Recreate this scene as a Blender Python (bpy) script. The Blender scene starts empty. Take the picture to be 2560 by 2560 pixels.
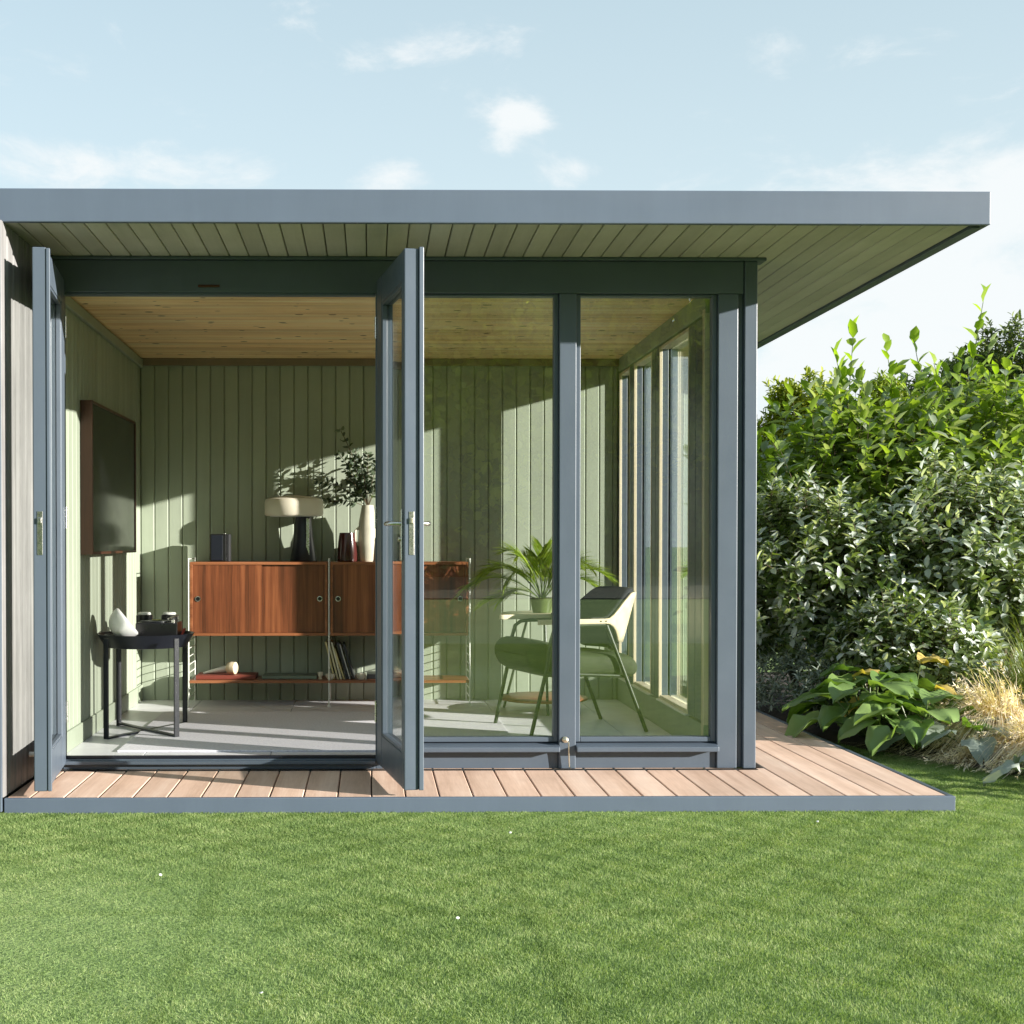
import bpy, math, random
import numpy as np
from mathutils import Vector, Matrix
random.seed(7); rng = np.random.default_rng(7)
S = bpy.context.scene
COL = S.collection
R = math.radians

# ------------------------------------------------------------------ camera
YAW, PITCH, F = -0.0131, 0.0150, 3362.0
cam_d = bpy.data.cameras.new("camera"); cam = bpy.data.objects.new("camera", cam_d); COL.objects.link(cam)
cam_d.sensor_fit = 'HORIZONTAL'; cam_d.sensor_width = 36.0; cam_d.lens = 36.0 * F / 2560
cam_d.shift_x = 0.1203; cam_d.shift_y = 0.0470
cam_d.clip_start = 0.1; cam_d.clip_end = 600
cam.location = (0, -6.25, 1.067)
cam.rotation_euler = (math.pi / 2 - PITCH, 0, YAW)
S.camera = cam

# ------------------------------------------------------------------ light
SUN = Vector((1.0, -0.45, 0.27)).normalized()          # towards the sun
sun_elev = math.asin(SUN.z)
sun_az = math.atan2(SUN.x, SUN.y)                      # clockwise from +Y
sl = bpy.data.lights.new("sun", 'SUN'); so = bpy.data.objects.new("sun", sl); COL.objects.link(so)
sl.energy = 4.1; sl.angle = R(0.5); sl.color = (1.0, 0.94, 0.86)
so.rotation_euler = SUN.to_track_quat('Z', 'Y').to_euler(); so.location = (20, -8, 12)

W = bpy.data.worlds.new("World"); S.world = W; W.use_nodes = True
def build_world():
    nt = W.node_tree; N = nt.nodes; L = nt.links; N.clear()
    out = N.new('ShaderNodeOutputWorld')
    sky = N.new('ShaderNodeTexSky'); sky.sky_type = 'NISHITA'; sky.sun_disc = False
    sky.sun_elevation = sun_elev; sky.sun_rotation = sun_az
    sky.air_density = 1.0; sky.dust_density = 0.6; sky.ozone_density = 1.5
    bg = N.new('ShaderNodeBackground'); bg.inputs['Strength'].default_value = 0.12
    bgc = N.new('ShaderNodeBackground'); bgc.inputs['Strength'].default_value = 0.15
    L.new(sky.outputs[0], bg.inputs['Color'])
    tc = N.new('ShaderNodeTexCoord')
    sep = N.new('ShaderNodeSeparateXYZ'); L.new(tc.outputs['Generated'], sep.inputs[0])
    def m(op, a, b=None, c=None):
        n = N.new('ShaderNodeMath'); n.operation = op
        for i, v in enumerate((a, b, c)):
            if v is None: continue
            if isinstance(v, (int, float)): n.inputs[i].default_value = v
            else: L.new(v, n.inputs[i])
        return n.outputs[0]
    x, y, z = sep.outputs
    zc = m('MAXIMUM', z, 0.0)
    az = m('ARCTAN2', x, y)                           # 0 straight ahead
    # cloud noise in a flattened direction space, billowy
    cmb = N.new('ShaderNodeCombineXYZ')
    L.new(m('MULTIPLY', az, 1.0), cmb.inputs[0]); L.new(m('MULTIPLY', zc, 2.1), cmb.inputs[1])
    nz = N.new('ShaderNodeTexNoise'); nz.inputs['Scale'].default_value = 9.0; nz.inputs['Detail'].default_value = 10
    nz.inputs['Roughness'].default_value = 0.64; nz.inputs['Distortion'].default_value = 0.35
    L.new(cmb.outputs[0], nz.inputs['Vector'])
    n2 = N.new('ShaderNodeTexNoise'); n2.inputs['Scale'].default_value = 2.0; n2.inputs['Detail'].default_value = 5
    L.new(cmb.outputs[0], n2.inputs['Vector'])
    acc = None
    # cumulus heaps: azimuth, elevation sine, half widths, weight
    for (ca, ce, ra, re, wt) in [(-0.215, .262, .075, .022, .62), (-.12, .258, .06, .016, .42), (.012, .262, .032, .016, .58), (.145, .258, .030, .014, .58),
                                 (.098, .280, .016, .013, .62), (.108, .300, .022, .012, .55), (.125, .292, .02, .008, .35), (.03, .340, .050, .014, .38), (.10, .345, .04, .010, .34), (-.02, .33, .03, .012, .2),
                                 (.47, .235, .06, .030, .7), (.42, .16, .22, .075, .85), (.1, .06, .6, .08, .5), (.35, .33, .12, .03, .14),
                                 (-.30, .36, .10, .12, .10), (1.2, .3, .5, .16, .4), (-1.3, .35, .6, .15, .35), (2.6, .28, .7, .12, .4), (-2.4, .4, .6, .2, .35)]:
        da = m('DIVIDE', m('SUBTRACT', az, ca), ra); de = m('DIVIDE', m('SUBTRACT', z, ce), re)
        g = m('MULTIPLY', m('EXPONENT', m('MULTIPLY', m('ADD', m('MULTIPLY', da, da), m('MULTIPLY', de, de)), -1.0)), wt)
        acc = g if acc is None else m('ADD', acc, g)
    dens = m('ADD', m('ADD', m('MULTIPLY', m('SUBTRACT', nz.outputs[0], .5), 2.3), m('MULTIPLY', m('SUBTRACT', n2.outputs[0], .5), .35)), acc)
    mr = N.new('ShaderNodeMapRange'); mr.interpolation_type = 'SMOOTHSTEP'
    mr.inputs['From Min'].default_value = 0.18; mr.inputs['From Max'].default_value = 0.85
    mr.inputs['To Max'].default_value = 0.9
    L.new(dens, mr.inputs['Value'])
    # thin milky veil, stronger low down
    veil = N.new('ShaderNodeMapRange'); veil.inputs['From Min'].default_value = 0.02; veil.inputs['From Max'].default_value = 0.5
    veil.inputs['To Min'].default_value = 0.95; veil.inputs['To Max'].default_value = 0.74
    L.new(zc, veil.inputs['Value'])
    vc = N.new('ShaderNodeMapRange'); vc.inputs['From Min'].default_value = 0.1; vc.inputs['From Max'].default_value = 0.42
    L.new(zc, vc.inputs['Value'])
    mixc = N.new('ShaderNodeMix'); mixc.data_type = 'RGBA'
    mixc.inputs[6].default_value = VEIL_LOW; mixc.inputs[7].default_value = VEIL_HIGH
    L.new(vc.outputs[0], mixc.inputs[0])
    bgv = N.new('ShaderNodeBackground'); bgv.inputs['Strength'].default_value = 0.15; L.new(mixc.outputs[2], bgv.inputs['Color'])
    bgc.inputs['Color'].default_value = CLOUD
    m1 = N.new('ShaderNodeMixShader'); L.new(veil.outputs[0], m1.inputs[0]); L.new(bg.outputs[0], m1.inputs[1]); L.new(bgv.outputs[0], m1.inputs[2])
    m2 = N.new('ShaderNodeMixShader'); L.new(mr.outputs[0], m2.inputs[0]); L.new(m1.outputs[0], m2.inputs[1]); L.new(bgc.outputs[0], m2.inputs[2])
    L.new(m2.outputs[0], out.inputs['Surface'])
CLOUD = (1.95, 2.02, 2.04, 1); VEIL_LOW = (1.56, 1.80, 1.86, 1); VEIL_HIGH = (1.13, 1.40, 1.44, 1)
build_world()

S.view_settings.view_transform = 'Standard'; S.view_settings.look = 'None'
S.view_settings.exposure = 1.70; S.view_settings.gamma = 1.0; S.view_settings.use_curve_mapping = False
cy = S.cycles
cy.use_denoising = True; cy.max_bounces = 12; cy.diffuse_bounces = 8; cy.glossy_bounces = 5
cy.transparent_max_bounces = 24; cy.transmission_bounces = 6
cy.sample_clamp_indirect = 6.0; cy.caustics_reflective = False; cy.caustics_refractive = False

# ------------------------------------------------------------------ helpers
WLOC = {}
def link(name, data, parent=None, loc=(0, 0, 0)):
    """Link an object whose geometry is given in world space (minus loc)."""
    o = bpy.data.objects.new(name, data); COL.objects.link(o)
    o.location = loc; WLOC[o.name] = Vector(loc)
    if parent is not None:
        o.parent = parent; o.matrix_parent_inverse = Matrix.Translation(-WLOC[parent.name])
    return o
def thing(name, label, cat, loc, group=None):
    o = link(name, None, None, loc); o.empty_display_size = 0.1
    return tag(o, label, cat, group)
def tag(o, label, cat, group=None):
    o['label'] = label; o['category'] = cat
    if group: o['group'] = group
    return o
class MB:
    def __init__(s): s.v = []; s.f = []
    def box(s, a, b):
        x0, y0, z0 = a; x1, y1, z1 = b; n = len(s.v)
        s.v += [(x0,y0,z0),(x1,y0,z0),(x1,y1,z0),(x0,y1,z0),(x0,y0,z1),(x1,y0,z1),(x1,y1,z1),(x0,y1,z1)]
        s.f += [tuple(n+i for i in q) for q in ((0,3,2,1),(4,5,6,7),(0,1,5,4),(1,2,6,5),(2,3,7,6),(3,0,4,7))]
        return s
    def obox(s, o, u, v, w):
        o, u, v, w = map(Vector, (o, u, v, w)); n = len(s.v)
        if u.cross(v).dot(w) < 0: u, v = v, u
        for k in (Vector(), w):
            for q in (Vector(), u, u + v, v): s.v.append(tuple(o + q + k))
        s.f += [tuple(n+i for i in q) for q in ((0,3,2,1),(4,5,6,7),(0,1,5,4),(1,2,6,5),(2,3,7,6),(3,0,4,7))]
        return s
    def tube(s, pts, r, k=8, close=True):
        pts = [Vector(p) for p in pts]; rs = r if isinstance(r, (list, tuple)) else [r] * len(pts)
        n0 = len(s.v); prev = None
        for i, p in enumerate(pts):
            t = (pts[min(i + 1, len(pts) - 1)] - pts[max(i - 1, 0)]).normalized()
            if prev is None:
                a = Vector((0, 0, 1)) if abs(t.z) < .9 else Vector((1, 0, 0)); u = t.cross(a).normalized()
            else:
                u = (prev - t * prev.dot(t)).normalized()
            prev = u; w = t.cross(u)
            for j in range(k):
                q = 2 * math.pi * j / k
                s.v.append(tuple(p + (u * math.cos(q) + w * math.sin(q)) * rs[i]))
        for i in range(len(pts) - 1):
            for j in range(k):
                a = n0 + i * k + j; b = n0 + i * k + (j + 1) % k
                s.f.append((a, b, b + k, a + k))
        if close:
            s.f.append(tuple(n0 + j for j in range(k))[::-1]); s.f.append(tuple(n0 + (len(pts) - 1) * k + j for j in range(k)))
        return s
    def lathe(s, c, prof, k=32, axis=(0, 0, 1)):
        """prof: (radius, height) pairs along axis from c"""
        A = Vector(axis).normalized(); a = Vector((1, 0, 0)) if abs(A.x) < .9 else Vector((0, 1, 0))
        U = A.cross(a).normalized(); V = A.cross(U); c = Vector(c); n0 = len(s.v)
        for (r, h) in prof:
            for j in range(k):
                q = 2 * math.pi * j / k
                s.v.append(tuple(c + A * h + (U * math.cos(q) + V * math.sin(q)) * max(r, 1e-5)))
        for i in range(len(prof) - 1):
            for j in range(k):
                a_ = n0 + i * k + j; b_ = n0 + i * k + (j + 1) % k
                s.f.append((a_, b_, b_ + k, a_ + k))
        if prof[0][0] > 1e-4: s.f.append(tuple(n0 + j for j in range(k))[::-1])
        if prof[-1][0] > 1e-4: s.f.append(tuple(n0 + (len(prof) - 1) * k + j for j in range(k)))
        return s
    def mesh(s, name, mat, smooth=False, loc=(0, 0, 0)):
        me = bpy.data.meshes.new(name); l = Vector(loc)
        me.from_pydata([tuple(Vector(v) - l) for v in s.v], [], s.f); me.update()
        if mat: me.materials.append(mat)
        if smooth:
            me.polygons.foreach_set('use_smooth', [True] * len(me.polygons))
        return me
    def build(s, name, mat, parent=None, smooth=False, bevel=0, loc=(0, 0, 0), sharp=40):
        me = s.mesh(name, mat, smooth, loc); o = link(name, me, parent, loc)
        if smooth: me.set_sharp_from_angle(angle=R(sharp))
        if bevel:
            b = o.modifiers.new("bevel", 'BEVEL'); b.width = bevel; b.segments = 2; b.limit_method = 'ANGLE'; b.angle_limit = R(50)
        return o
BC = {}
def board(name, parent, mat, o, Lv, Wv, t, Nv, ch=.004):
    """A plank with chamfered face edges: origin o, length vector, width vector, thickness t along unit normal Nv. Alike planks share mesh data."""
    Lv, Wv, Nv = Vector(Lv), Vector(Wv), Vector(Nv)
    key = (tuple(round(a, 4) for a in (*Lv, *Wv, *Nv)), round(t, 4), ch, mat.name)
    if key not in BC:
        w = Wv.length; W1 = Wv.normalized(); sec = [(0, 0), (w, 0), (w, t - ch), (w - ch, t), (ch, t), (0, t - ch)]
        vs = [tuple(W1 * a + Nv * b + k) for k in (Vector(), Lv) for a, b in sec]
        fs = [(i, (i + 1) % 6, (i + 1) % 6 + 6, i + 6) for i in range(6)] + [tuple(range(6))[::-1], tuple(range(6, 12))]
        if W1.cross(Nv).dot(Lv) < 0: fs = [f[::-1] for f in fs]
        me = bpy.data.meshes.new(name); me.from_pydata(vs, [], fs); me.update(); me.materials.append(mat)
        BC[key] = me
    return link(name, BC[key], parent, o)

# ------------------------------------------------------------------ materials
def nodes(name):
    m = bpy.data.materials.new(name); m.use_nodes = True; nt = m.node_tree; nt.nodes.clear()
    out = nt.nodes.new('ShaderNodeOutputMaterial'); b = nt.nodes.new('ShaderNodeBsdfPrincipled')
    nt.links.new(b.outputs[0], out.inputs[0]); return m, nt, b, out
def rgba(c): return (c[0], c[1], c[2], 1)
def mathn(nt, op, a, b=None):
    n = nt.nodes.new('ShaderNodeMath'); n.operation = op
    for i, v in enumerate((a, b)):
        if v is None: continue
        if isinstance(v, (int, float)): n.inputs[i].default_value = v
        else: nt.links.new(v, n.inputs[i])
    return n.outputs[0]
def noise(nt, vec, scale, detail=4, rough=.55, dist=0):
    n = nt.nodes.new('ShaderNodeTexNoise'); n.inputs['Scale'].default_value = scale; n.inputs['Detail'].default_value = detail
    n.inputs['Roughness'].default_value = rough; n.inputs['Distortion'].default_value = dist
    if vec is not None: nt.links.new(vec, n.inputs['Vector'])
    return n.outputs[0]
def ramp(nt, fac, stops):
    n = nt.nodes.new('ShaderNodeValToRGB'); e = n.color_ramp.elements
    while len(e) < len(stops): e.new(.5)
    for i, (p, c) in enumerate(stops):
        e[i].position = p; e[i].color = rgba(c) if not isinstance(c, (int, float)) else (c, c, c, 1)
    nt.links.new(fac, n.inputs[0]); return n.outputs[0]
def mixc(nt, fac, a, b, mode='MIX'):
    n = nt.nodes.new('ShaderNodeMix'); n.data_type = 'RGBA'; n.blend_type = mode
    for i, v in ((0, fac), (6, a), (7, b)):
        if isinstance(v, (int, float)): n.inputs[i].default_value = v
        elif isinstance(v, tuple): n.inputs[i].default_value = rgba(v)
        else: nt.links.new(v, n.inputs[i])
    return n.outputs[2]
def bump(nt, b, h, strength, dist=.002):
    n = nt.nodes.new('ShaderNodeBump'); n.inputs['Strength'].default_value = strength; n.inputs['Distance'].default_value = dist
    nt.links.new(h, n.inputs['Height']); nt.links.new(n.outputs[0], b.inputs['Normal'])
def coords(nt, scale=(1, 1, 1), rand=True):
    tc = nt.nodes.new('ShaderNodeTexCoord'); mp = nt.nodes.new('ShaderNodeMapping'); mp.inputs['Scale'].default_value = scale
    nt.links.new(tc.outputs['Object'], mp.inputs['Vector'])
    if rand:
        oi = nt.nodes.new('ShaderNodeObjectInfo'); v = nt.nodes.new('ShaderNodeVectorMath'); v.operation = 'SCALE'
        cmb = nt.nodes.new('ShaderNodeCombineXYZ')
        for i, k in enumerate((37., 53., 71.)): nt.links.new(mathn(nt, 'MULTIPLY', oi.outputs['Random'], k), cmb.inputs[i])
        a = nt.nodes.new('ShaderNodeVectorMath'); a.operation = 'ADD'
        nt.links.new(mp.outputs[0], a.inputs[0]); nt.links.new(cmb.outputs[0], a.inputs[1])
        return a.outputs[0], oi.outputs['Random']
    return mp.outputs[0], None
def paint(name, c, rough=.45, var=.10, scale=6, bmp=.15, bscale=60, metal=0, grain=None, coat=0):
    m, nt, b, out = nodes(name)
    vec, rnd = coords(nt, grain or (1, 1, 1))
    n = noise(nt, vec, scale, 5)
    f = ramp(nt, n, [(.3, 1 - var), (.7, 1 + var)])
    col = mixc(nt, 1.0, c, f, 'MULTIPLY')
    gp = nt.nodes.new('ShaderNodeNewGeometry'); mp2 = nt.nodes.new('ShaderNodeMapping'); mp2.inputs['Scale'].default_value = (5., 5., .7); nt.links.new(gp.outputs['Position'], mp2.inputs[0])
    col = mixc(nt, 1.0, col, ramp(nt, noise(nt, mp2.outputs[0], 1.6, 6, .7), [(.35, 1 - var * .7), (.65, 1 + var * .5)]), 'MULTIPLY')
    nt.links.new(col, b.inputs['Base Color']); b.inputs['Metallic'].default_value = metal
    rr = mathn(nt, 'ADD', mathn(nt, 'MULTIPLY', noise(nt, vec, scale * 3, 4), .2), rough - .1)
    nt.links.new(rr, b.inputs['Roughness'])
    if bmp: bump(nt, b, noise(nt, vec, bscale, 3), bmp)
    if coat: b.inputs['Coat Weight'].default_value = coat
    return m
def wood(name, cs, axis, rough=.5, knots=0, tone=.12, ring=14., bmp=.25, fine=140, stretch=.06, knotcol=(.12, .05, .02)):
    """cs: three colours dark to light; axis: grain direction 0,1,2"""
    m, nt, b, out = nodes(name)
    sc = [1., 1., 1.]; sc[axis] = stretch
    vec, rnd = coords(nt, tuple(sc))
    big = noise(nt, vec, ring, 4, .5, .6); fin = noise(nt, vec, fine, 3, .6)
    f = mathn(nt, 'ADD', mathn(nt, 'MULTIPLY', big, .72), mathn(nt, 'MULTIPLY', fin, .28))
    col = ramp(nt, f, [(.33, cs[0]), (.5, cs[1]), (.66, cs[2])])
    if knots:
        sk = [1., 1., .0001]; sk[axis] = .62
        vk, _ = coords(nt, tuple(sk))
        vo = nt.nodes.new('ShaderNodeTexVoronoi'); vo.voronoi_dimensions = '2D'; vo.inputs['Scale'].default_value = knots; nt.links.new(vk, vo.inputs['Vector'])
        sepc = nt.nodes.new('ShaderNodeSeparateColor'); nt.links.new(vo.outputs['Color'], sepc.inputs[0])
        size = mathn(nt, 'MULTIPLY', mathn(nt, 'MAXIMUM', mathn(nt, 'SUBTRACT', sepc.outputs[0], .30), 0.), .19)
        k = mathn(nt, 'SUBTRACT', size, vo.outputs['Distance'])
        kf = nt.nodes.new('ShaderNodeMapRange'); kf.inputs['From Min'].default_value = -.02; kf.inputs['From Max'].default_value = .03
        nt.links.new(k, kf.inputs['Value'])
        col = mixc(nt, kf.outputs[0], col, knotcol)
    t = nt.nodes.new('ShaderNodeMapRange'); t.inputs['To Min'].default_value = 1 - tone; t.inputs['To Max'].default_value = 1 + tone
    nt.links.new(rnd, t.inputs['Value'])
    cmb = nt.nodes.new('ShaderNodeCombineColor')
    for i in range(3): nt.links.new(t.outputs[0], cmb.inputs[i])
    col = mixc(nt, 1.0, col, cmb.outputs[0], 'MULTIPLY')
    gp = nt.nodes.new('ShaderNodeNewGeometry'); wear = noise(nt, gp.outputs['Position'], 2.2, 6, .65)
    col = mixc(nt, 1.0, col, ramp(nt, wear, [(.32, 1 - tone), (.68, 1 + tone * .6)]), 'MULTIPLY')
    nt.links.new(col, b.inputs['Base Color']); b.inputs['Roughness'].default_value = rough
    bump(nt, b, fin, bmp, .001)
    return m
def glass(name, panes=2, tint=(.975, .99, .98)):
    """thin window glass: transparent plus mirror, the physical reflectance of 2n surfaces"""
    m = bpy.data.materials.new(name); m.use_nodes = True; nt = m.node_tree; N = nt.nodes; N.clear()
    out = N.new('ShaderNodeOutputMaterial'); fr = N.new('ShaderNodeFresnel'); fr.inputs['IOR'].default_value = 1.5
    geo = N.new('ShaderNodeNewGeometry')
    # grazing reflectance is the same from either side of a thin sheet
    ior = N.new('ShaderNodeMix'); ior.data_type = 'FLOAT'; ior.inputs[2].default_value = 1.5; ior.inputs[3].default_value = 1 / 1.5
    nt.links.new(geo.outputs['Backfacing'], ior.inputs[0]); nt.links.new(ior.outputs[0], fr.inputs['IOR'])
    k = 2 * panes
    rr = mathn(nt, 'DIVIDE', mathn(nt, 'MULTIPLY', fr.outputs[0], float(k)), mathn(nt, 'ADD', mathn(nt, 'MULTIPLY', fr.outputs[0], float(k - 1)), 1.))
    tr = N.new('ShaderNodeBsdfTransparent'); tr.inputs[0].default_value = rgba(tint)
    gl = N.new('ShaderNodeBsdfGlossy'); gl.inputs['Roughness'].default_value = 0.0; gl.inputs['Color'].default_value = (.97, 1, .98, 1)
    mx = N.new('ShaderNodeMixShader'); nt.links.new(rr, mx.inputs[0]); nt.links.new(tr.outputs[0], mx.inputs[1]); nt.links.new(gl.outputs[0], mx.inputs[2])
    nt.links.new(mx.outputs[0], out.inputs[0]); return m
def leafmat(name, dark, light, rough=.4, trans=.35, scale=3.0, spec=.5, pale=None, at_=.8):
    """per-leaf tint comes from the 'tint' attribute; the underside lets light through"""
    m, nt, b, out = nodes(name)
    at = nt.nodes.new('ShaderNodeAttribute'); at.attribute_name = 'tint'
    oi = nt.nodes.new('ShaderNodeObjectInfo')
    f = mathn(nt, 'FRACT', mathn(nt, 'ADD', at.outputs['Fac'], mathn(nt, 'MULTIPLY', oi.outputs['Random'], .0)))
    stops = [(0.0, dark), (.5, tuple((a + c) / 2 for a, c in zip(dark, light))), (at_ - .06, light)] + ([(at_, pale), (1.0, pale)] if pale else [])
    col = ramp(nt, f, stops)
    nt.links.new(col, b.inputs['Base Color']); b.inputs['Roughness'].default_value = rough
    b.inputs['Specular IOR Level'].default_value = spec
    tr = nt.nodes.new('ShaderNodeBsdfTranslucent')
    nt.links.new(mixc(nt, 1.0, col, (1.5, 1.55, .5), 'MULTIPLY'), tr.inputs[0])
    mx = nt.nodes.new('ShaderNodeMixShader'); mx.inputs[0].default_value = trans
    nt.links.new(b.outputs[0], mx.inputs[1]); nt.links.new(tr.outputs[0], mx.inputs[2]); nt.links.new(mx.outputs[0], out.inputs[0])
    return m
M = {}
BLUE = (.078, .101, .131)
M['blue'] = paint('slate_blue_paint', BLUE, .42, .05, 3, .12, 90)
M['fascia'] = paint('fascia_paint', (.088, .115, .156), .45, .06, 2, .1, 40, grain=(.25, 1, 1))
M['dark'] = paint('dark_void', (.02, .022, .02), .8, .1)
M['soffit'] = wood('soffit_paint', [(.46, .445, .36), (.52, .50, .41), (.56, .54, .45)], 1, .6, tone=.10, ring=9, bmp=.12)
M['clad'] = wood('weathered_cladding', [(.15, .148, .145), (.215, .212, .21), (.265, .262, .26)], 2, .75, tone=.16, ring=18, bmp=.4)
M['sage'] = wood('sage_board_vertical', [(.30, .34, .265), (.335, .375, .295), (.36, .405, .32)], 2, .55, tone=.07, ring=8, bmp=.15)
M['cladb'] = paint('cladding_backing', (.10, .10, .098), .8)
M['sagep'] = paint('sage_trim', (.30, .34, .265), .5, .06)
M['pine'] = wood('knotty_pine', [(.74, .43, .19), (.94, .65, .34), (.97, .78, .49)], 0, .42, knots=9, tone=.10, ring=16, bmp=.15, stretch=.05, knotcol=(.16, .06, .02))
M['corn'] = paint('stained_cornice', (.20, .155, .10), .5)
M['oak'] = wood('pale_window_wood', [(.56, .47, .33), (.66, .57, .42), (.74, .66, .51)], 2, .4, tone=.05)
M['deckw'] = wood('deck_timber', [(.54, .36, .26), (.68, .475, .36), (.78, .585, .465)], 1, .6, tone=.12, ring=11, bmp=.3, stretch=.05)
M['deckb'] = paint('deck_frame', (.14, .09, .06), .85)
M['walnut'] = wood('walnut_veneer', [(.055, .019, .009), (.175, .054, .022), (.30, .105, .042)], 2, .32, tone=.12, ring=20, bmp=.05, stretch=.03)
M['walnutx'] = wood('walnut_edge', [(.16, .05, .02), (.28, .10, .04), (.38, .15, .07)], 0, .35, tone=.05, ring=15, bmp=.05, stretch=.03)
M['tile'] = paint('pale_floor_tile', (.78, .775, .82), .4, .06, 4, .05, 30)
M['grout'] = paint('grout', (.30, .30, .29), .8)
M['glass'] = glass('window_glass', 1); M['glassf'] = glass('front_glass', 1.35); M['glass1'] = glass('door_glass', 2)
M['black'] = paint('black_metal', (.008, .010, .018), .38, .1, 20, .05)
M['blackp'] = paint('black_plastic', (.010, .010, .011), .3, .05)
M['screen'] = paint('screen', (.006, .006, .007), .12, .02, bmp=0)
M['steel'] = paint('brushed_steel', (.62, .61, .58), .28, .08, 30, .05, metal=1)
M['brass'] = paint('dull_brass', (.56, .52, .42), .35, .12, 30, .1, metal=1)
M['white'] = paint('white_enamel', (.78, .78, .74), .35, .03)
M['cream'] = paint('cream_shade', (.72, .66, .54), .5, .03)
M['opal'] = paint('white_opal', (.80, .80, .80), .3, .02, bmp=0)
M['green_fab'] = paint('olive_upholstery', (.024, .034, .010), .8, .25, 9, .5, 260)
M['navy'] = paint('dark_upholstery', (.009, .010, .014), .8, .15, 9, .5, 260)
M['ply'] = wood('birch_ply', [(.62, .50, .32), (.72, .60, .42), (.78, .68, .50)], 0, .35, tone=.03)
M['plyedge'] = M['ply']
M['olive_metal'] = paint('olive_tube', (.018, .026, .012), .35, .08)
M['burg'] = paint('burgundy_glaze', (.07, .018, .016), .18, .15, 6, .05)
M['stone'] = paint('pale_vase', (.50, .47, .38), .5, .14, 12, .2)
M['pot'] = paint('green_pot', (.10, .14, .04), .3, .08)
M['stem'] = paint('bark_stem', (.09, .065, .035), .8, .25, 30, .5)
M['soil'] = paint('dark_soil', (.035, .026, .018), .95, .3, 14, 1.0, 60)
M['patio'] = paint('grey_patio', (.075, .085, .06), .8, .15, 3, .3)
M['soffitb'] = paint('soffit_backing', (.16, .155, .12), .8)
M['roofm'] = paint('roof_membrane', (.08, .085, .09), .8)
def rugmat():
    m, nt, b, out = nodes('woven_rug'); vec, _ = coords(nt, (1, 1, 1), False)
    w1 = nt.nodes.new('ShaderNodeTexWave'); w1.inputs['Scale'].default_value = 28; w1.inputs['Distortion'].default_value = 1.5; nt.links.new(vec, w1.inputs['Vector'])
    w1.bands_direction = 'Y'
    n = noise(nt, vec, 90, 3)
    f = mathn(nt, 'ADD', mathn(nt, 'MULTIPLY', w1.outputs['Fac'], .35), mathn(nt, 'MULTIPLY', n, .65))
    col = ramp(nt, f, [(.3, (.60, .585, .64)), (.7, (.88, .86, .93))]); nt.links.new(col, b.inputs['Base Color'])
    b.inputs['Roughness'].default_value = .95; bump(nt, b, f, .6, .003); return m
M['rug'] = rugmat()
M['laurel'] = leafmat('laurel_leaf', (.065, .125, .016), (.27, .37, .06), .28, .42, spec=.8, pale=(.27, .32, .22), at_=.86)
M['laurel_new'] = leafmat('young_laurel_leaf', (.17, .28, .02), (.28, .38, .05), .35, .5, pale=(.22, .28, .20), at_=.9)
M['glossy'] = leafmat('glossy_leaf', (.042, .080, .020), (.22, .29, .09), .32, .32, spec=.7, pale=(.54, .59, .56), at_=.80)  # the pale stop paints silvery gloss highlights as a lighter leaf colour
M['silver'] = leafmat('silver_leaf', (.10, .14, .10), (.32, .36, .31), .5, .15)
M['hosta'] = leafmat('broad_leaf', (.08, .165, .03), (.20, .30, .09), .46, .32)
M['yleaf'] = leafmat('yellowing_leaf', (.45, .33, .06), (.60, .46, .14), .5, .35)
M['tan'] = leafmat('dry_grass_blade', (.46, .36, .24), (.86, .75, .60), .6, .25)
M['sedge'] = leafmat('green_grass_blade', (.07, .11, .02), (.24, .27, .07), .5, .3)
M['conifer'] = leafmat('conifer_spray', (.11, .17, .010), (.34, .38, .03), .6, .25)
M['darktree'] = leafmat('dark_tree_leaf', (.05, .085, .016), (.16, .21, .05), .55, .25)
M['palm'] = leafmat('palm_leaflet', (.15, .25, .015), (.36, .46, .06), .4, .3)
M['fartree'] = leafmat('sunlit_tint_leaf', (.30, .34, .05), (.66, .68, .18), .5, .68)  # sunlight put into the leaf colour, as these trees stand backlit
M['euc'] = leafmat('eucalyptus_leaf', (.03, .05, .03), (.13, .17, .11), .45, .2)
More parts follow.
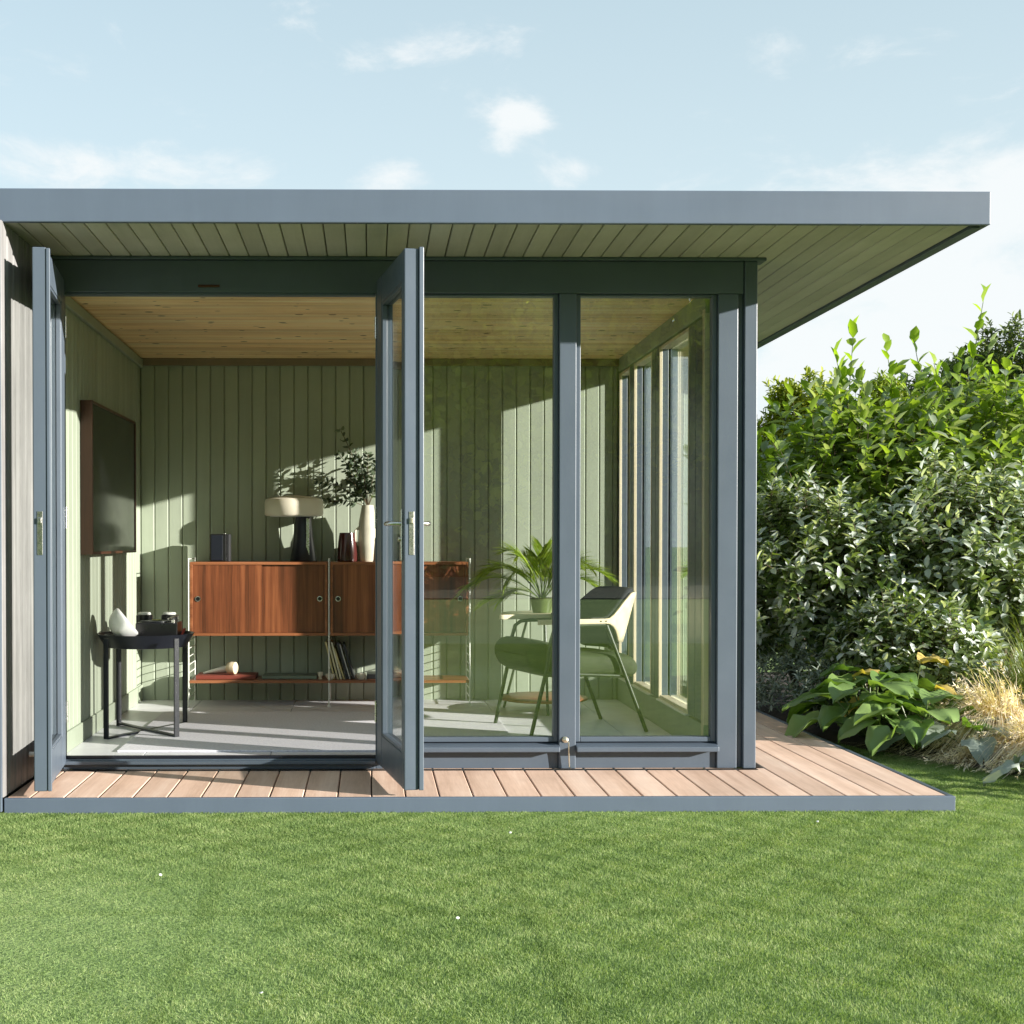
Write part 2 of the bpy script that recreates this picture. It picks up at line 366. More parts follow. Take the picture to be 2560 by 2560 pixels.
def grassmat(name, blades=True):
    m, nt, b, out = nodes(name)
    g = nt.nodes.new('ShaderNodeNewGeometry'); vec = g.outputs['Position']
    big = noise(nt, vec, 1.1, 5, .65); mid = noise(nt, vec, 16., 5, .7)
    f = mathn(nt, 'ADD', mathn(nt, 'MULTIPLY', big, .55), mathn(nt, 'MULTIPLY', mid, .45))
    f = mathn(nt, 'ADD', mathn(nt, 'MULTIPLY', mathn(nt, 'SUBTRACT', f, .5), 1.3), .49)
    if blades:
        at = nt.nodes.new('ShaderNodeAttribute'); at.attribute_name = 'tint'
        f = mathn(nt, 'ADD', mathn(nt, 'MULTIPLY', f, .55), mathn(nt, 'MULTIPLY', at.outputs['Fac'], .45))
    else:
        f = mathn(nt, 'ADD', mathn(nt, 'MULTIPLY', f, .6), mathn(nt, 'MULTIPLY', noise(nt, vec, 90., 3), .4))
    col = ramp(nt, f, [(.20, (.085, .140, .045)), (.42, (.180, .268, .092)), (.60, (.265, .35, .132)), (.78, (.42, .46, .24)), (.92, (.56, .54, .36))])
    nt.links.new(col, b.inputs['Base Color']); b.inputs['Roughness'].default_value = .75; b.inputs['Specular IOR Level'].default_value = .2
    if blades:
        tr = nt.nodes.new('ShaderNodeBsdfTranslucent'); nt.links.new(mixc(nt, 1.0, col, (1.3, 1.4, .6), 'MULTIPLY'), tr.inputs[0])
        mx = nt.nodes.new('ShaderNodeMixShader'); mx.inputs[0].default_value = .35
        nt.links.new(b.outputs[0], mx.inputs[1]); nt.links.new(tr.outputs[0], mx.inputs[2]); nt.links.new(mx.outputs[0], out.inputs[0])
    else: bump(nt, b, noise(nt, vec, 60., 4), .8, .02)
    return m
M['blade'] = grassmat('lawn_blades'); M['turf'] = grassmat('turf_ground', False)

# ------------------------------------------------------------------ ground
GZ = -.052
def ground():
    n = 60; mb = MB()
    xs = np.concatenate([np.linspace(-150, -8, 12), np.linspace(-7, 8, 31), np.linspace(10, 150, 12)])
    ys = np.concatenate([np.linspace(-150, -8, 12), np.linspace(-7, 8, 31), np.linspace(10, 200, 12)])
    for y in ys:
        for x in xs: mb.v.append((x, y, GZ - .012 + .006 * math.sin(x * 1.7) * math.cos(y * 1.3)))
    nx = len(xs)
    for j in range(len(ys) - 1):
        for i in range(nx - 1): mb.f.append((j*nx+i, j*nx+i+1, (j+1)*nx+i+1, (j+1)*nx+i))
    o = mb.build('lawn', M['turf'], smooth=True); o['kind'] = 'structure'
    p = MB().box((-30, -33.6, GZ - .01), (40, -19.2, GZ + .01)).build('path', M['patio']); p['kind'] = 'structure'
    # planting bed: an irregular mound of soil along the deck's right side
    mb = MB(); N_ = 40; pts = []
    ring = [(2.50, 1.35), (2.62, .95), (2.85, .55), (3.05, .12), (3.4, -.15), (4.2, -.35), (5.2, -.5), (5.9, 1.5), (5.8, 4.2), (3.5, 4.9), (2.0, 4.4), (2.46, 2.95)]
    mb.v = [(x, y, GZ - .02) for x, y in ring] + [(x * .97 + 4.2 * .03 + .04, y * .95 + 3 * .05, GZ + .035) for x, y in ring]
    k = len(ring); mb.f = [(i, (i + 1) % k, (i + 1) % k + k, i + k) for i in range(k)] + [tuple(range(k, 2 * k))]
    o = mb.build('soil_bed', M['soil'], smooth=False); o['kind'] = 'structure'
ground()

def tri_mesh(name, verts, faces, mat, tint=None):
    """verts (n,3) array, faces (m,3) array, tint per vertex"""
    me = bpy.data.meshes.new(name); me.vertices.add(len(verts)); me.vertices.foreach_set('co', verts.astype(np.float32).ravel())
    me.loops.add(faces.size); me.loops.foreach_set('vertex_index', faces.astype(np.int32).ravel())
    me.polygons.add(len(faces)); me.polygons.foreach_set('loop_start', np.arange(0, faces.size, 3, dtype=np.int32))
    me.update(calc_edges=True)
    if tint is not None:
        a = me.attributes.new('tint', 'FLOAT', 'POINT'); a.data.foreach_set('value', tint.astype(np.float32))
    me.materials.append(mat); return me
def grass_patch(size, n, h0, h1, w, seed):
    r = np.random.default_rng(seed)
    p = (r.random((n, 2)) - .5) * size; th = r.random(n) * 2 * np.pi; h = h0 + (h1 - h0) * r.random(n) ** 1.3
    # tufts lean together
    lx = .35 * np.sin(p[:, 0] * 17 + 2 * np.cos(p[:, 1] * 13)); ly = .35 * np.cos(p[:, 1] * 19 + 2 * np.sin(p[:, 0] * 11))
    lean = np.stack([lx + r.normal(0, .38, n), ly + r.normal(0, .38, n)], 1) * h[:, None]
    side = np.stack([np.cos(th), np.sin(th)], 1) * w * (.6 + .7 * r.random(n))[:, None]
    b = np.zeros((n, 5, 3))
    b[:, 0, :2] = p - side; b[:, 1, :2] = p + side
    mid = p + lean * .35
    b[:, 2, :2] = mid - side * .8; b[:, 3, :2] = mid + side * .8; b[:, 2, 2] = b[:, 3, 2] = h * .55
    b[:, 4, :2] = p + lean; b[:, 4, 2] = h * .98
    f = np.array([(0, 1, 3), (0, 3, 2), (2, 3, 4)])
    F_ = (f[None] + np.arange(n)[:, None, None] * 5).reshape(-1, 3)
    t = np.repeat(np.clip(r.normal(.48, .28, n) + .25 * np.sin(p[:, 0] * 31) * np.sin(p[:, 1] * 27), 0, 1), 5)
    if h1 > .015: t = np.clip(t + .25, 0, 1)
    return b.reshape(-1, 3), F_, t
def lawn_grass(name, n, h0, h1, w, seed, off, label):
    v, f, t = grass_patch(1.06, n, h0, h1, w, seed)
    me = tri_mesh(name, v, f, M['blade'], t)
    o = link(name, me, None, (0, 0, 0)); tag(o, label, 'grass'); o['kind'] = 'stuff'
    ng = bpy.data.node_groups.new(name + '_scatter', 'GeometryNodeTree')
    ng.interface.new_socket('Geometry', in_out='INPUT', socket_type='NodeSocketGeometry'); ng.interface.new_socket('Geometry', in_out='OUTPUT', socket_type='NodeSocketGeometry')
    N = ng.nodes; L = ng.links; gi = N.new('NodeGroupInput'); go = N.new('NodeGroupOutput')
    NX, NY = 14, 12
    g = N.new('GeometryNodeMeshGrid'); g.inputs['Size X'].default_value = NX - 1.; g.inputs['Size Y'].default_value = NY - 1.
    g.inputs['Vertices X'].default_value = NX; g.inputs['Vertices Y'].default_value = NY
    tr = N.new('GeometryNodeTransform'); tr.inputs['Translation'].default_value = (1.5 + off[0], -2.2 + off[1], GZ - .012)
    L.new(g.outputs['Mesh'], tr.inputs['Geometry'])
    ip = N.new('GeometryNodeInstanceOnPoints'); L.new(tr.outputs[0], ip.inputs['Points']); L.new(gi.outputs[0], ip.inputs['Instance'])
    rv = N.new('FunctionNodeRandomValue'); rv.data_type = 'INT'; rv.inputs['Min'].default_value = 0; rv.inputs['Max'].default_value = 3
    for i_ in rv.inputs:
        if i_.name == 'Min' and i_.type == 'INT': i_.default_value = 0
        if i_.name == 'Max' and i_.type == 'INT': i_.default_value = 3
        if i_.name == 'Seed': i_.default_value = seed
    ro = [s for s in rv.outputs if s.type == 'INT'][0]
    mu = N.new('ShaderNodeMath'); mu.operation = 'MULTIPLY'; mu.inputs[1].default_value = math.pi / 2; L.new(ro, mu.inputs[0])
    cx = N.new('ShaderNodeCombineXYZ'); L.new(mu.outputs[0], cx.inputs[2]); L.new(cx.outputs[0], ip.inputs['Rotation'])
    L.new(ip.outputs[0], go.inputs[0])
    md = o.modifiers.new('scatter', 'NODES'); md.node_group = ng
    return o
lawn_grass('lawn_grass', 72000, .005, .012, .0009, 3, (0, 0), 'short mown green lawn grass in front of the deck')
lawn_grass('lawn_grass', 3500, .008, .015, .0010, 5, (.5, .37), 'longer lighter grass blades standing out of the mown lawn')

# ------------------------------------------------------------------ the garden room
H = thing('garden_room', 'slate blue timber garden room with flat overhanging roof, glazed front and open double doors', 'garden room', (0, 1.2, 0))
XL, XR, YB, FZ = -1.465, 1.575, 2.32, .047
SL = .0115                                             # the roof falls slightly to the back
CZ = 2.245                                             # ceiling at the front
# floor slab and tiles
fl = MB().box((XL - .05, .10, .0), (XR + .09, YB + .05, FZ - .008)).build('floor', M['grout'], H)
x = XL
tw = .60
ty = [.11, .71, 1.31, 1.91, YB]
xs_t = [XL, -1.08, -.48, .12, .72, 1.32, XR]
for i in range(len(xs_t) - 1):
    for j in range(4):
        board('tile', fl, M['tile'], (xs_t[i] + .002, ty[j] + .002, FZ - .010), (0, ty[j+1] - ty[j] - .004, 0), (xs_t[i+1] - xs_t[i] - .004, 0, 0), .010, (0, 0, 1), .0015)
# back wall
bw = MB().box((XL - .12, YB + .02, -.05), (XR + .15, YB + .12, 2.34)).build('wall', M['sagep'], H)
pw = .0885; n = int((XR - XL) / pw) + 1
for i in range(n):
    w = min(pw, XR - XL - i * pw) - .0024
    if w > .02: board('board', bw, M['sage'], (XL + i * pw + .0012, YB + .02, FZ), (0, 0, 2.20), (w, 0, 0), .02, (0, -1, 0), .0055)
# left wall
lw = MB().box((XL - .12, .10, -.05), (XL - .02, YB + .02, 2.34)).build('wall', M['sagep'], H)
n = int((YB - .10) / pw) + 1
for i in range(n):
    w = min(pw, YB - .10 - i * pw) - .0024
    if w > .02: board('board', lw, M['sage'], (XL - .02, YB - i * pw - .0018, FZ), (0, 0, 2.20), (0, -w, 0), .02, (1, 0, 0), .0055)
# ceiling
ce = MB().box((XL - .1, .09, CZ + .012), (XR + .1, YB + .1, CZ + .05)).build('ceiling', M['dark'], H)
cw = .093; n = int((YB - .10) / cw) + 1
for i in range(n):
    y0 = .10 + i * cw; w = min(cw, YB - y0) - .003
    if w > .02: board('board', ce, M['pine'], (XL, y0, CZ - y0 * SL + .012), (XR - XL, 0, 0), (0, w, -w * SL), .012, (0, -SL, -1), .004)
for nm, a, b_ in (('cornice', (XL, YB - .022, 2.172), (XR, YB, 2.218)), ('cornice', (XL, .1, 2.178), (XL + .022, YB - .022, 2.232)),
                  ('skirting', (XL, .1, FZ), (XL + .012, YB - .001, FZ + .10))):
    mb = MB().box(a, b_)
    if nm == 'cornice' and a[1] == .1:
        mb.v = [(x_, y_, z_ - (y_ - .1) * SL + .004) for x_, y_, z_ in mb.v]
    mb.build(nm, M['corn'] if a[1] > 2 else M['sagep'], H, bevel=.004)

# facade frame (front faces about the plane y=0)
FY0, FY1 = 0.0, .09
HZ0, HZ1 = 2.212, 2.362
def fr(name, a, b_, mat='blue', bevel=.004, parent=None): return MB().box(a, b_).build(name, M[mat], parent or H, bevel=bevel)
fr('header', (-1.515, FY0, HZ0), (1.733, FY1, HZ1))
fr('header_moulding', (-1.515, -.016, HZ1 + .0005), (1.836, FY1, 2.378))
fr('header_bead', (-1.43, .006, HZ0 - .012), (.018, .05, HZ0 - .0005), bevel=.002)
fr('door_jamb', (-1.515, FY0 + .001, 0), (-1.432, FY1, HZ0 - .001))
fr('door_jamb', (.020, FY0 + .001, 0), (.062, FY1, HZ0 - .001))
fr('mullion', (.874, FY0 - .004, 0), (.954, FY1, HZ0 - .001))
fr('corner_stile', (1.614, FY0 - .001, 0), (1.708, FY1, HZ0 - .001))
fr('groove_strip', (1.708, .02, 0), (1.736, FY1 + .01, HZ1))
fr('corner_post', (1.736, -.006, 0), (1.796, .10, HZ1))
th = fr('threshold', (-1.432, -.002, .0), (.020, .10, .048))
MB().box((-1.432, -.028, .026), (.020, -.0025, .042)).build('lip', M['blue'], th, bevel=.003)
MB().box((-1.432, .012, .0485), (.020, .03, .062)).build('weather_bar', M['black'], th, bevel=.002)
# the little catch under the header
MB().box((-.80, -.008, 2.235), (-.70, -.0005, 2.247)).build('catch_plate', M['burg'], H, bevel=.003)
# front windows
for (a, b_) in ((.0625, .8735), (.9545, 1.6135)):
    mb = MB(); zt, zb, t = HZ0 - .001, .122, .022
    mb.box((a, .018, zb), (a + t, .072, zt)).box((b_ - t, .018, zb), (b_, .072, zt))
    mb.box((a + t, .018, zb), (b_ - t, .072, zb + t)).box((a + t, .018, zt - .010), (b_ - t, .072, zt))
    w = mb.build('window', M['blue'], H, bevel=.003)
    MB().box((a + .010, .040, zb + .01), (b_ - .010, .046, zt - .004)).build('pane', M['glassf'], w)
    s = MB(); s.v = [(a - .002, -.045, .083), (b_ + .002, -.045, .083), (b_ + .002, .06, .083), (a - .002, .06, .083), (a - .002, -.045, .106), (b_ + .002, -.045, .106), (b_ + .002, .06, .121), (a - .002, .06, .121)]
    s.f = [(0,3,2,1),(4,5,6,7),(0,1,5,4),(1,2,6,5),(2,3,7,6),(3,0,4,7)]
    s.build('sill', M['blue'], w, bevel=.004)
    MB().box((a, .014, 0), (b_, .08, .082)).build('bottom_panel', M['blue'], w, bevel=.002)
# brass stay hook on the mullion
hk = MB().lathe((.903, -.004, .137), [(.014, 0), (.014, .004), (.006, .006), (.006, .016), (.012, .020), (.012, .028), (.004, .032)], 16, (0, -1, 0))
hk.tube([(.906, -.024, .134), (.917, -.028, .128), (.919, -.024, .07), (.921, -.022, .012), (.928, -.03, .006)], .0032, 8)
hk.build('stay_hook', M['brass'], H, smooth=True)
# right wall: three tall windows with pale wood liners
ZS, ZH = .20, 2.125
rw = MB().box((XR + .002, .10, 0), (XR + .13, YB + .02, ZS - .012)).build('wall', M['sagep'], H)
fr('side_header', (XR + .002, .10, ZH + .012), (XR + .13, YB + .02, 2.30), 'sagep')
MB().box((XR + .131, .10, 0), (XR + .150, YB + .12, ZS - .012)).box((XR + .131, .10, ZH + .012), (XR + .150, YB + .12, 2.37)).build('outer_panel', M['blue'], H)
for (y0, y1) in ((.150, .42), (1.11, 1.307), (1.82, 1.955), (2.295, YB + .02)):
    ym = (y0 + y1) / 2
    p = MB().box((XR + .004, y0, ZS), (XR + .055, ym - .004, ZH)).box((XR + .004, ym + .004, ZS), (XR + .055, y1, ZH)).box((XR + .03, ym - .0039, ZS), (XR + .055, ym + .0039, ZH)).build('side_post', M['blue'], H, bevel=.003)
    MB().box((XR + .068, y0, ZS), (XR + .075, y1, ZH)).build('outer_face', M['blue'], p)
    for yy in (y0 - .015, y1 + .001):
        if yy > .13 and yy < 2.3: MB().box((XR + .001, yy, ZS), (XR + .018, yy + .011, ZH)).build('trim', M['oak'], p, bevel=.002)
for (y0, y1) in ((.446, 1.083), (1.334, 1.793), (1.982, 2.268)):
    mb = MB(); t = .018
    x0_, x1_ = XR + .004, XR + .055
    mb.box((x0_, y0, ZS), (x1_, y1, ZS + t)).box((x0_, y0, ZH - t), (x1_, y1, ZH))
    w = mb.build('window', M['oak'], H, bevel=.003)
    MB().box((XR - .012, y0 - .02, ZS - .011), (x1_ + .01, y1 + .02, ZS - .0005)).build('sill', M['white'], w, bevel=.003)
    MB().box((XR + .061, y0 - .025, ZS), (XR + .067, y1 + .025, ZH)).build('pane', M['glass'], w)

MB().box((XR + .001, .1005, FZ), (XR + .030, .1485, 2.16)).build('corner_lining', M['oak'], H, bevel=.002)
# doors
def door(hx, hy, ex, ey, t, side, ymir):
    """leaf from hinge (hx,hy) to free edge (ex,ey) measured on its room-side face; t = thickness; side = direction of thickness (+1: +x)"""
    u = Vector((ex - hx, ey - hy, 0)); wd = u.length; u.normalize(); nrm = Vector((-u.y, u.x, 0)) * side
    if nrm.x * ymir < 0: nrm = -nrm
    O = Vector((hx, hy, 0)); Z = Vector((0, 0, 1)); z0, z1 = .030, 2.268
    sh, sf, tr_, br = .125, .068, .125, .145
    mb = MB()
    def q(a0, a1, b0, b1, c0, c1): mb.obox(O + u * a0 + nrm * b0 + Z * c0, u * (a1 - a0), nrm * (b1 - b0), Z * (c1 - c0))
    q(0, sh, 0, t, z0, z1); q(wd - sf, wd, 0, t, z0, z1)
    q(sh, wd - sf, 0.001, t - .001, z0, z0 + br); q(sh, wd - sf, 0.001, t - .001, z1 - tr_, z1)
    d = mb.build('door', M['blue'], H, bevel=.004)
    mb = MB(); q(sh - .005, wd - sf + .005, t * .45, t * .45 + .006, z0 + br - .005, z1 - tr_ + .005); mb.build('pane', M['glass1'], d)
    mb = MB()
    for (b0, b1) in ((.004, t * .45 - .001), (t * .45 + .007, t - .004)):
        q(sh + .0005, sh + .012, b0, b1, z0 + br + .0005, z1 - tr_ - .0005); q(wd - sf - .012, wd - sf - .0005, b0, b1, z0 + br + .0005, z1 - tr_ - .0005)
        q(sh + .012, wd - sf - .012, b0, b1, z0 + br + .0005, z0 + br + .012); q(sh + .012, wd - sf - .012, b0, b1, z1 - tr_ - .012, z1 - tr_ - .0005)
    mb.build('glazing_bead', M['blue'], d, bevel=.002)
    # overlapping lip along the free edge, outer side
    return d, O, u, nrm, wd, z0, z1
d1, O1, u1, n1, wd1, z0, z1 = door(.026, -.008, .137, -.700, .060, 1, 1)
mb = MB().obox(O1 + u1 * (wd1 - .012) + n1 * .0605 + Vector((0, 0, z0)), u1 * .022, n1 * .020, Vector((0, 0, z1 - z0 + .006))); mb.build('lip', M['blue'], d1, bevel=.003)
d2, O2, u2, n2_, wd2, z0, z1 = door(-1.416, -.006, -1.334, -.700, .055, 1, -1)
mb = MB().obox(O2 + u2 * (wd2 - .016) - n2_ * .0165 + Vector((0, 0, z0)), u2 * .020, n2_ * .016, Vector((0, 0, z1 - z0 - .004))); mb.build('lip', M['blue'], d2, bevel=.003)
def hardware(d, O, u, nrm, wd, t, lever_sides, strip_c):
    Z = Vector((0, 0, 1)); zc = 1.10; e = O + u * wd
    # lock strip on the free end
    MB().obox(e + nrm * (t * .5 - .011) + u * .0005 + Z * (zc - .095), nrm * .022, u * .002, Z * .18).build('lock_strip', M['steel'], d, bevel=.001)
    MB().obox(e + nrm * (t * .5 - .007) + u * .0026 + Z * (zc + .035), nrm * .014, u * .008, Z * .024).build('latch', M['brass'] if strip_c else M['steel'], d, bevel=.002)
    for s in lever_sides:
        b0 = -.008 if s < 0 else t
        p = O + u * (wd - .062)
        MB().obox(p + nrm * (b0 + (.0005 if s > 0 else -.0005)) + Z * (zc - .12), u * .032, nrm * .008, Z * .215).build('handle_plate', M['steel'], d, bevel=.004)
        c = p + u * .016 + nrm * (b0 + (.008 if s > 0 else 0)) + Z * (zc + .035); k = nrm * s
        MB().tube([c, c + k * .036, c + k * .046 - u * .010, c + k * .050 - u * .04, c + k * .046 - u * .10], [.009, .009, .010, .010, .008], 10).build('lever_handle', M['steel'], d, smooth=True)
        MB().lathe(c - Z * .065, [(.010, 0), (.010, .010), (.004, .012)], 14, k).build('key_cylinder', M['brass'], d, smooth=True)
hardware(d1, O1, u1, n1, wd1, .060, (-1, 1), True)
hardware(d2, O2, u2, n2_, wd2, .055, (), False)
for (O, u, nrm, d) in ((O1, u1, n1, d1), (O2, u2, n2_, d2)):
    for zz in (.22, 1.12, 2.0):
        p = O - nrm * .004 - u * .004
        MB().tube([p + Vector((0, 0, zz)), p + Vector((0, 0, zz + .10))], .006, 10).build('hinge', M['steel'], d, smooth=True)
MB().lathe((-1.51, -.30, .12), [(.012, 0), (.010, .03), (.012, .04)], 12, (1, 0, 0)).build('door_stop', M['white'], H, smooth=True)

# roof
RX0, RX1, RY0, RY1 = -4.2, 2.577, -.67, 3.15
def rz(z, y): return z - (y - RY0) * SL
rf = MB()
rf.box((RX0, RY0 + .03, 2.40), (RX1 - .03, RY1, 2.505)); rf.v = [(x_, y_, rz(z_, y_)) for x_, y_, z_ in rf.v]
roof = rf.build('roof', M['soffitb'], H)
f1 = MB().box((RX0, RY0, 2.378), (RX1, RY0 + .028, 2.516)).build('fascia', M['fascia'], roof, bevel=.004)
mb = MB().box((RX1 - .028, RY0 + .029, 2.378), (RX1, RY1, 2.516)); mb.v = [(x_, y_, rz(z_, y_)) for x_, y_, z_ in mb.v]; mb.build('fascia', M['blue'], roof, bevel=.004)
mb = MB().box((RX1 - .062, RY0 + .045, 2.374), (RX1 - .0285, RY1, 2.3975)); mb.v = [(x_, y_, rz(z_, y_)) for x_, y_, z_ in mb.v]; mb.build('soffit_edge_strip', M['blue'], roof, bevel=.002)
pw = .0905; k = 0; x = RX1 - .066
while x > -1.56:
    w = pw - .005; y0, y1 = RY0 + .034, (RY1 - .05 if x > 1.80 else .02)
    board('soffit_board', roof, M['soffit'], (x - w, y0, rz(2.3995, y0)), (0, y1 - y0, -(y1 - y0) * SL), (w, 0, 0), .014, (0, -SL, -1), .003)
    x -= pw
# cladded wing at the left
WX = -1.518
wl = MB().box((-4.0, -.70, GZ), (WX - .022, .40, 2.39)).build('wing', M['cladb'], H)  # the box runs on out of view only to block light
yy = -.698; k = 0
while yy < -.02:
    w = .098
    board('cladding_board', wl, M['clad'], (WX - .022, yy, .004), (0, 0, 2.376), (0, w - .009, 0), .022, (1, 0, 0), .008); yy += w
xx = WX - .07
while xx > -2.6:
    board('cladding_board', wl, M['clad'], (xx, -.70, .0), (0, 0, 2.38), (-.094, 0, 0), .020, (0, -1, 0), .006); xx -= .098
MB().box((WX - .066, -.722, GZ), (WX - .001, -.7005, 2.378)).build('corner_trim', M['blue'], wl, bevel=.003)
MB().box((XL - .6, YB + .125, GZ), (XR + .15, YB + .145, 2.37)).build('outer_wall', M['blue'], H)  # unseen back wall, put in only to block light

# ------------------------------------------------------------------ deck
DX0, DX1, DY0, DY1 = -1.515, 2.432, -.70, 2.75
dk = MB().box((DX0, DY0 + .026, GZ - .03), (DX1 - .026, -.03, -.022)).box((1.83, -.029, GZ - .03), (DX1 - .026, DY1, -.022)).build('deck', M['deckb'])
dk['kind'] = 'structure'
MB().box((DX0, DY0, GZ - .03), (DX1, DY0 + .024, .0005)).build('edge_board', M['fascia'], dk, bevel=.003)
MB().box((DX1 - .024, DY0 + .0245, GZ - .03), (DX1, DY1, .0005)).build('edge_board', M['blue'], dk, bevel=.003)
x = DX1 - .028; pw = .1415
while x > DX0 + .02:
    w = min(pw, x - DX0) - .006; y1 = DY1 if x - w > 1.80 else .03
    if x - w <= 1.80 < x: y1 = .0
    board('deck_board', dk, M['deckw'], (x - w, DY0 + .026, -.0215), (0, y1 - DY0 - .026, 0), (w, 0, 0), .0210, (0, 0, 1), .003)
    x -= pw
MB().box((WX, -.045, -.02), (1.80, -.001, -.0005)).build('plinth_strip', M['dark'], dk)

# ------------------------------------------------------------------ interior things
rug = MB().box((-1.222, .215, FZ + .0005), (.722, 1.67, FZ + .009)).build('rug', M['rug'], bevel=.003)
tag(rug, 'pale grey woven rug covering most of the garden room floor', 'rug')
# wall screen
tv = thing('television', 'large dark television in a thin brown wooden frame on the left wall', 'television', (-1.43, 1.16, .993))
MB().box((-1.464, .585, 1.02), (-1.416, 1.76, 1.745)).build('casing', M['blackp'], tv, bevel=.003)
mb = MB(); y0, y1, z0_, z1_ = .545, 1.80, .993, 1.771
mb.box((-1.4635, y0, z0_), (-1.402, y0 + .016, z1_)).box((-1.4635, y1 - .016, z0_), (-1.402, y1, z1_)).box((-1.4635, y0 + .016, z0_), (-1.402, y1 - .016, z0_ + .014)).box((-1.4635, y0 + .016, z1_ - .014), (-1.402, y1 - .016, z1_))
mb.build('frame', wood('tv_frame_wood', [(.045, .017, .010), (.075, .028, .016), (.10, .04, .022)], 2, .4), tv, bevel=.002)
MB().box((-1.4155, y0 + .017, z0_ + .015), (-1.4075, y1 - .017, z1_ - .015)).build('screen', M['screen'], tv)

# shelving unit against the back wall
su = thing('shelving_unit', 'wall shelving unit with walnut sliding door cabinets above a long shelf on white frames', 'shelving unit', (-.255, 2.16, FZ))
for i, X in enumerate((-1.120, -.2595, .6055)):
    for yy in (2.004, 2.30):
        pts = [(X, yy, FZ), (X, yy, .955)] if yy > 2.1 else [(X, yy - .012, FZ), (X, yy, .11), (X, yy, .955)]
        up = MB().tube(pts, .0042, 8)
        o = up.build('upright', M['white'], su, smooth=True)
        MB().lathe((X, pts[0][1], FZ), [(.010, 0), (.010, .004), (.005, .008)], 12).build('foot', M['white'], o, smooth=True)
    zz = .10
    while zz < .96:
        MB().tube([(X, 2.004, zz), (X, 2.30, zz)], .0028, 6).build('rung', M['white'], su, smooth=True); zz += .05
for (x0_, x1_) in ((-1.111, -.268), (-.251, .597)):
    mb = MB(); t = .017; z0_, z1_ = .479, .932; y0, y1 = 2.0, 2.298
    mb.box((x0_, y0, z1_ - t), (x1_, y1, z1_)).box((x0_, y0, z0_), (x1_, y1, z0_ + t)).box((x0_, y0, z0_ + t), (x0_ + t, y1, z1_ - t)).box((x1_ - t, y0, z0_ + t), (x1_, y1, z1_ - t)).box((x0_ + t, y1 - .01, z0_ + t), (x1_ - t, y1, z1_ - t))
    cb = mb.build('cabinet', M['walnutx'], su, bevel=.0015)
    mid = (x0_ + x1_) / 2
    for k, (a, b_, yy) in enumerate(((x0_ + t + .001, mid + .02, y0 + .006), (mid - .02, x1_ - t - .001, y0 + .020))):
        bw_ = (b_ - a) / 3
        dr = MB().box((a, yy, z0_ + t + .001), (b_, yy + .011, z1_ - t - .001)).build('sliding_door', M['walnut'], cb, loc=(a, yy, z0_))
        hx = (a + .030) if k == 0 else (b_ - .030)
        MB().lathe((hx, yy, (z0_ + z1_) / 2), [(.0165, -.001), (.0165, .004), (.0125, .0045), (.0125, .001), (0, .001)], 24, (0, -1, 0)).build('finger_ring', M['steel'], cb, smooth=True)
        MB().lathe((hx, yy - .0015, (z0_ + z1_) / 2), [(.0122, 0), (.0122, .001)], 20, (0, -1, 0)).build('finger_hole', M['blackp'], cb)
MB().box((-1.115, 2.0, .188), (.601, 2.298, .205)).build('shelf', M['walnutx'], su, bevel=.0015)

# things on the cabinets
CT = .9325
sp = thing('speaker', 'small black upright speaker at the left end of the walnut cabinet top', 'speaker', (-.937, 2.14, CT))
MB().box((-.997, 2.08, CT), (-.895, 2.20, CT + .172)).build('cabinet_body', M['blackp'], sp, bevel=.006)
MB().box((-.990, 2.076, CT + .008), (-.917, 2.0795, CT + .164)).build('grille', M['black'], sp, bevel=.003)
MB().box((-.894, 2.09, CT), (-.876, 2.18, CT + .170)).build('end_panel', paint('dark_grey_plastic', (.04, .04, .045), .3), sp, bevel=.004)
MB().lathe((-.905, 2.085, CT + .1725), [(.008, 0), (.008, .003)], 14).build('button', M['steel'], sp, smooth=True)
s2 = thing('speaker', 'dark speaker on the cabinet seen through the glass of the right door', 'speaker', (.19, 2.14, CT))
MB().box((.105, 2.08, CT), (.26, 2.21, CT + .172)).build('cabinet_body', M['blackp'], s2, bevel=.006)
MB().box((.113, 2.076, CT + .008), (.252, 2.0795, CT + .164)).build('grille', M['black'], s2, bevel=.003)
lp = thing('table_lamp', 'cream drum shaded table lamp with black tapering base on the walnut cabinet', 'lamp', (-.43, 2.15, CT))
MB().lathe((-.425, 2.19, CT), [(.086, 0), (.088, .004), (.082, .012), (.062, .15), (.048, .285)], 28).build('base', M['black'], lp, smooth=True)
MB().box((-.405, 2.123, CT + .01), (-.385, 2.13, CT + .27)).build('highlight_strip', M['steel'], lp, bevel=.002)  # strip stands in for the metallic highlight down the black base
zs = 1.217
MB().lathe((-.484, 2.19, zs), [(.150, .002), (.176, 0), (.184, .010), (.184, .085), (.176, .105), (.120, .120), (.02, .130), (0, .130)], 40).build('lamp_shade', M['cream'], lp, smooth=True, sharp=50)
MB().lathe((-.484, 2.19, zs - .004), [(.15, 0), (.15, .004)], 32).build('diffuser', M['opal'], lp)
v1 = MB().lathe((-.148, 2.15, CT), [(.058, 0), (.062, .004), (.064, .05), (.058, .12), (.050, .178), (.045, .180), (.045, .16), (.0, .155)], 28).build('vase', M['burg'], smooth=True)
tag(v1, 'short dark burgundy vase beside the table lamp', 'vase')
v2 = thing('vase', 'tall pale stoneware vase beside the burgundy one', 'vase', (-.022, 2.16, CT))
MB().lathe((-.022, 2.16, CT), [(.048, 0), (.052, .01), (.060, .12), (.056, .24), (.040, .33), (.036, .352), (.030, .352), (.030, .32), (0, .30)], 28).build('body', M['stone'], v2, smooth=True)
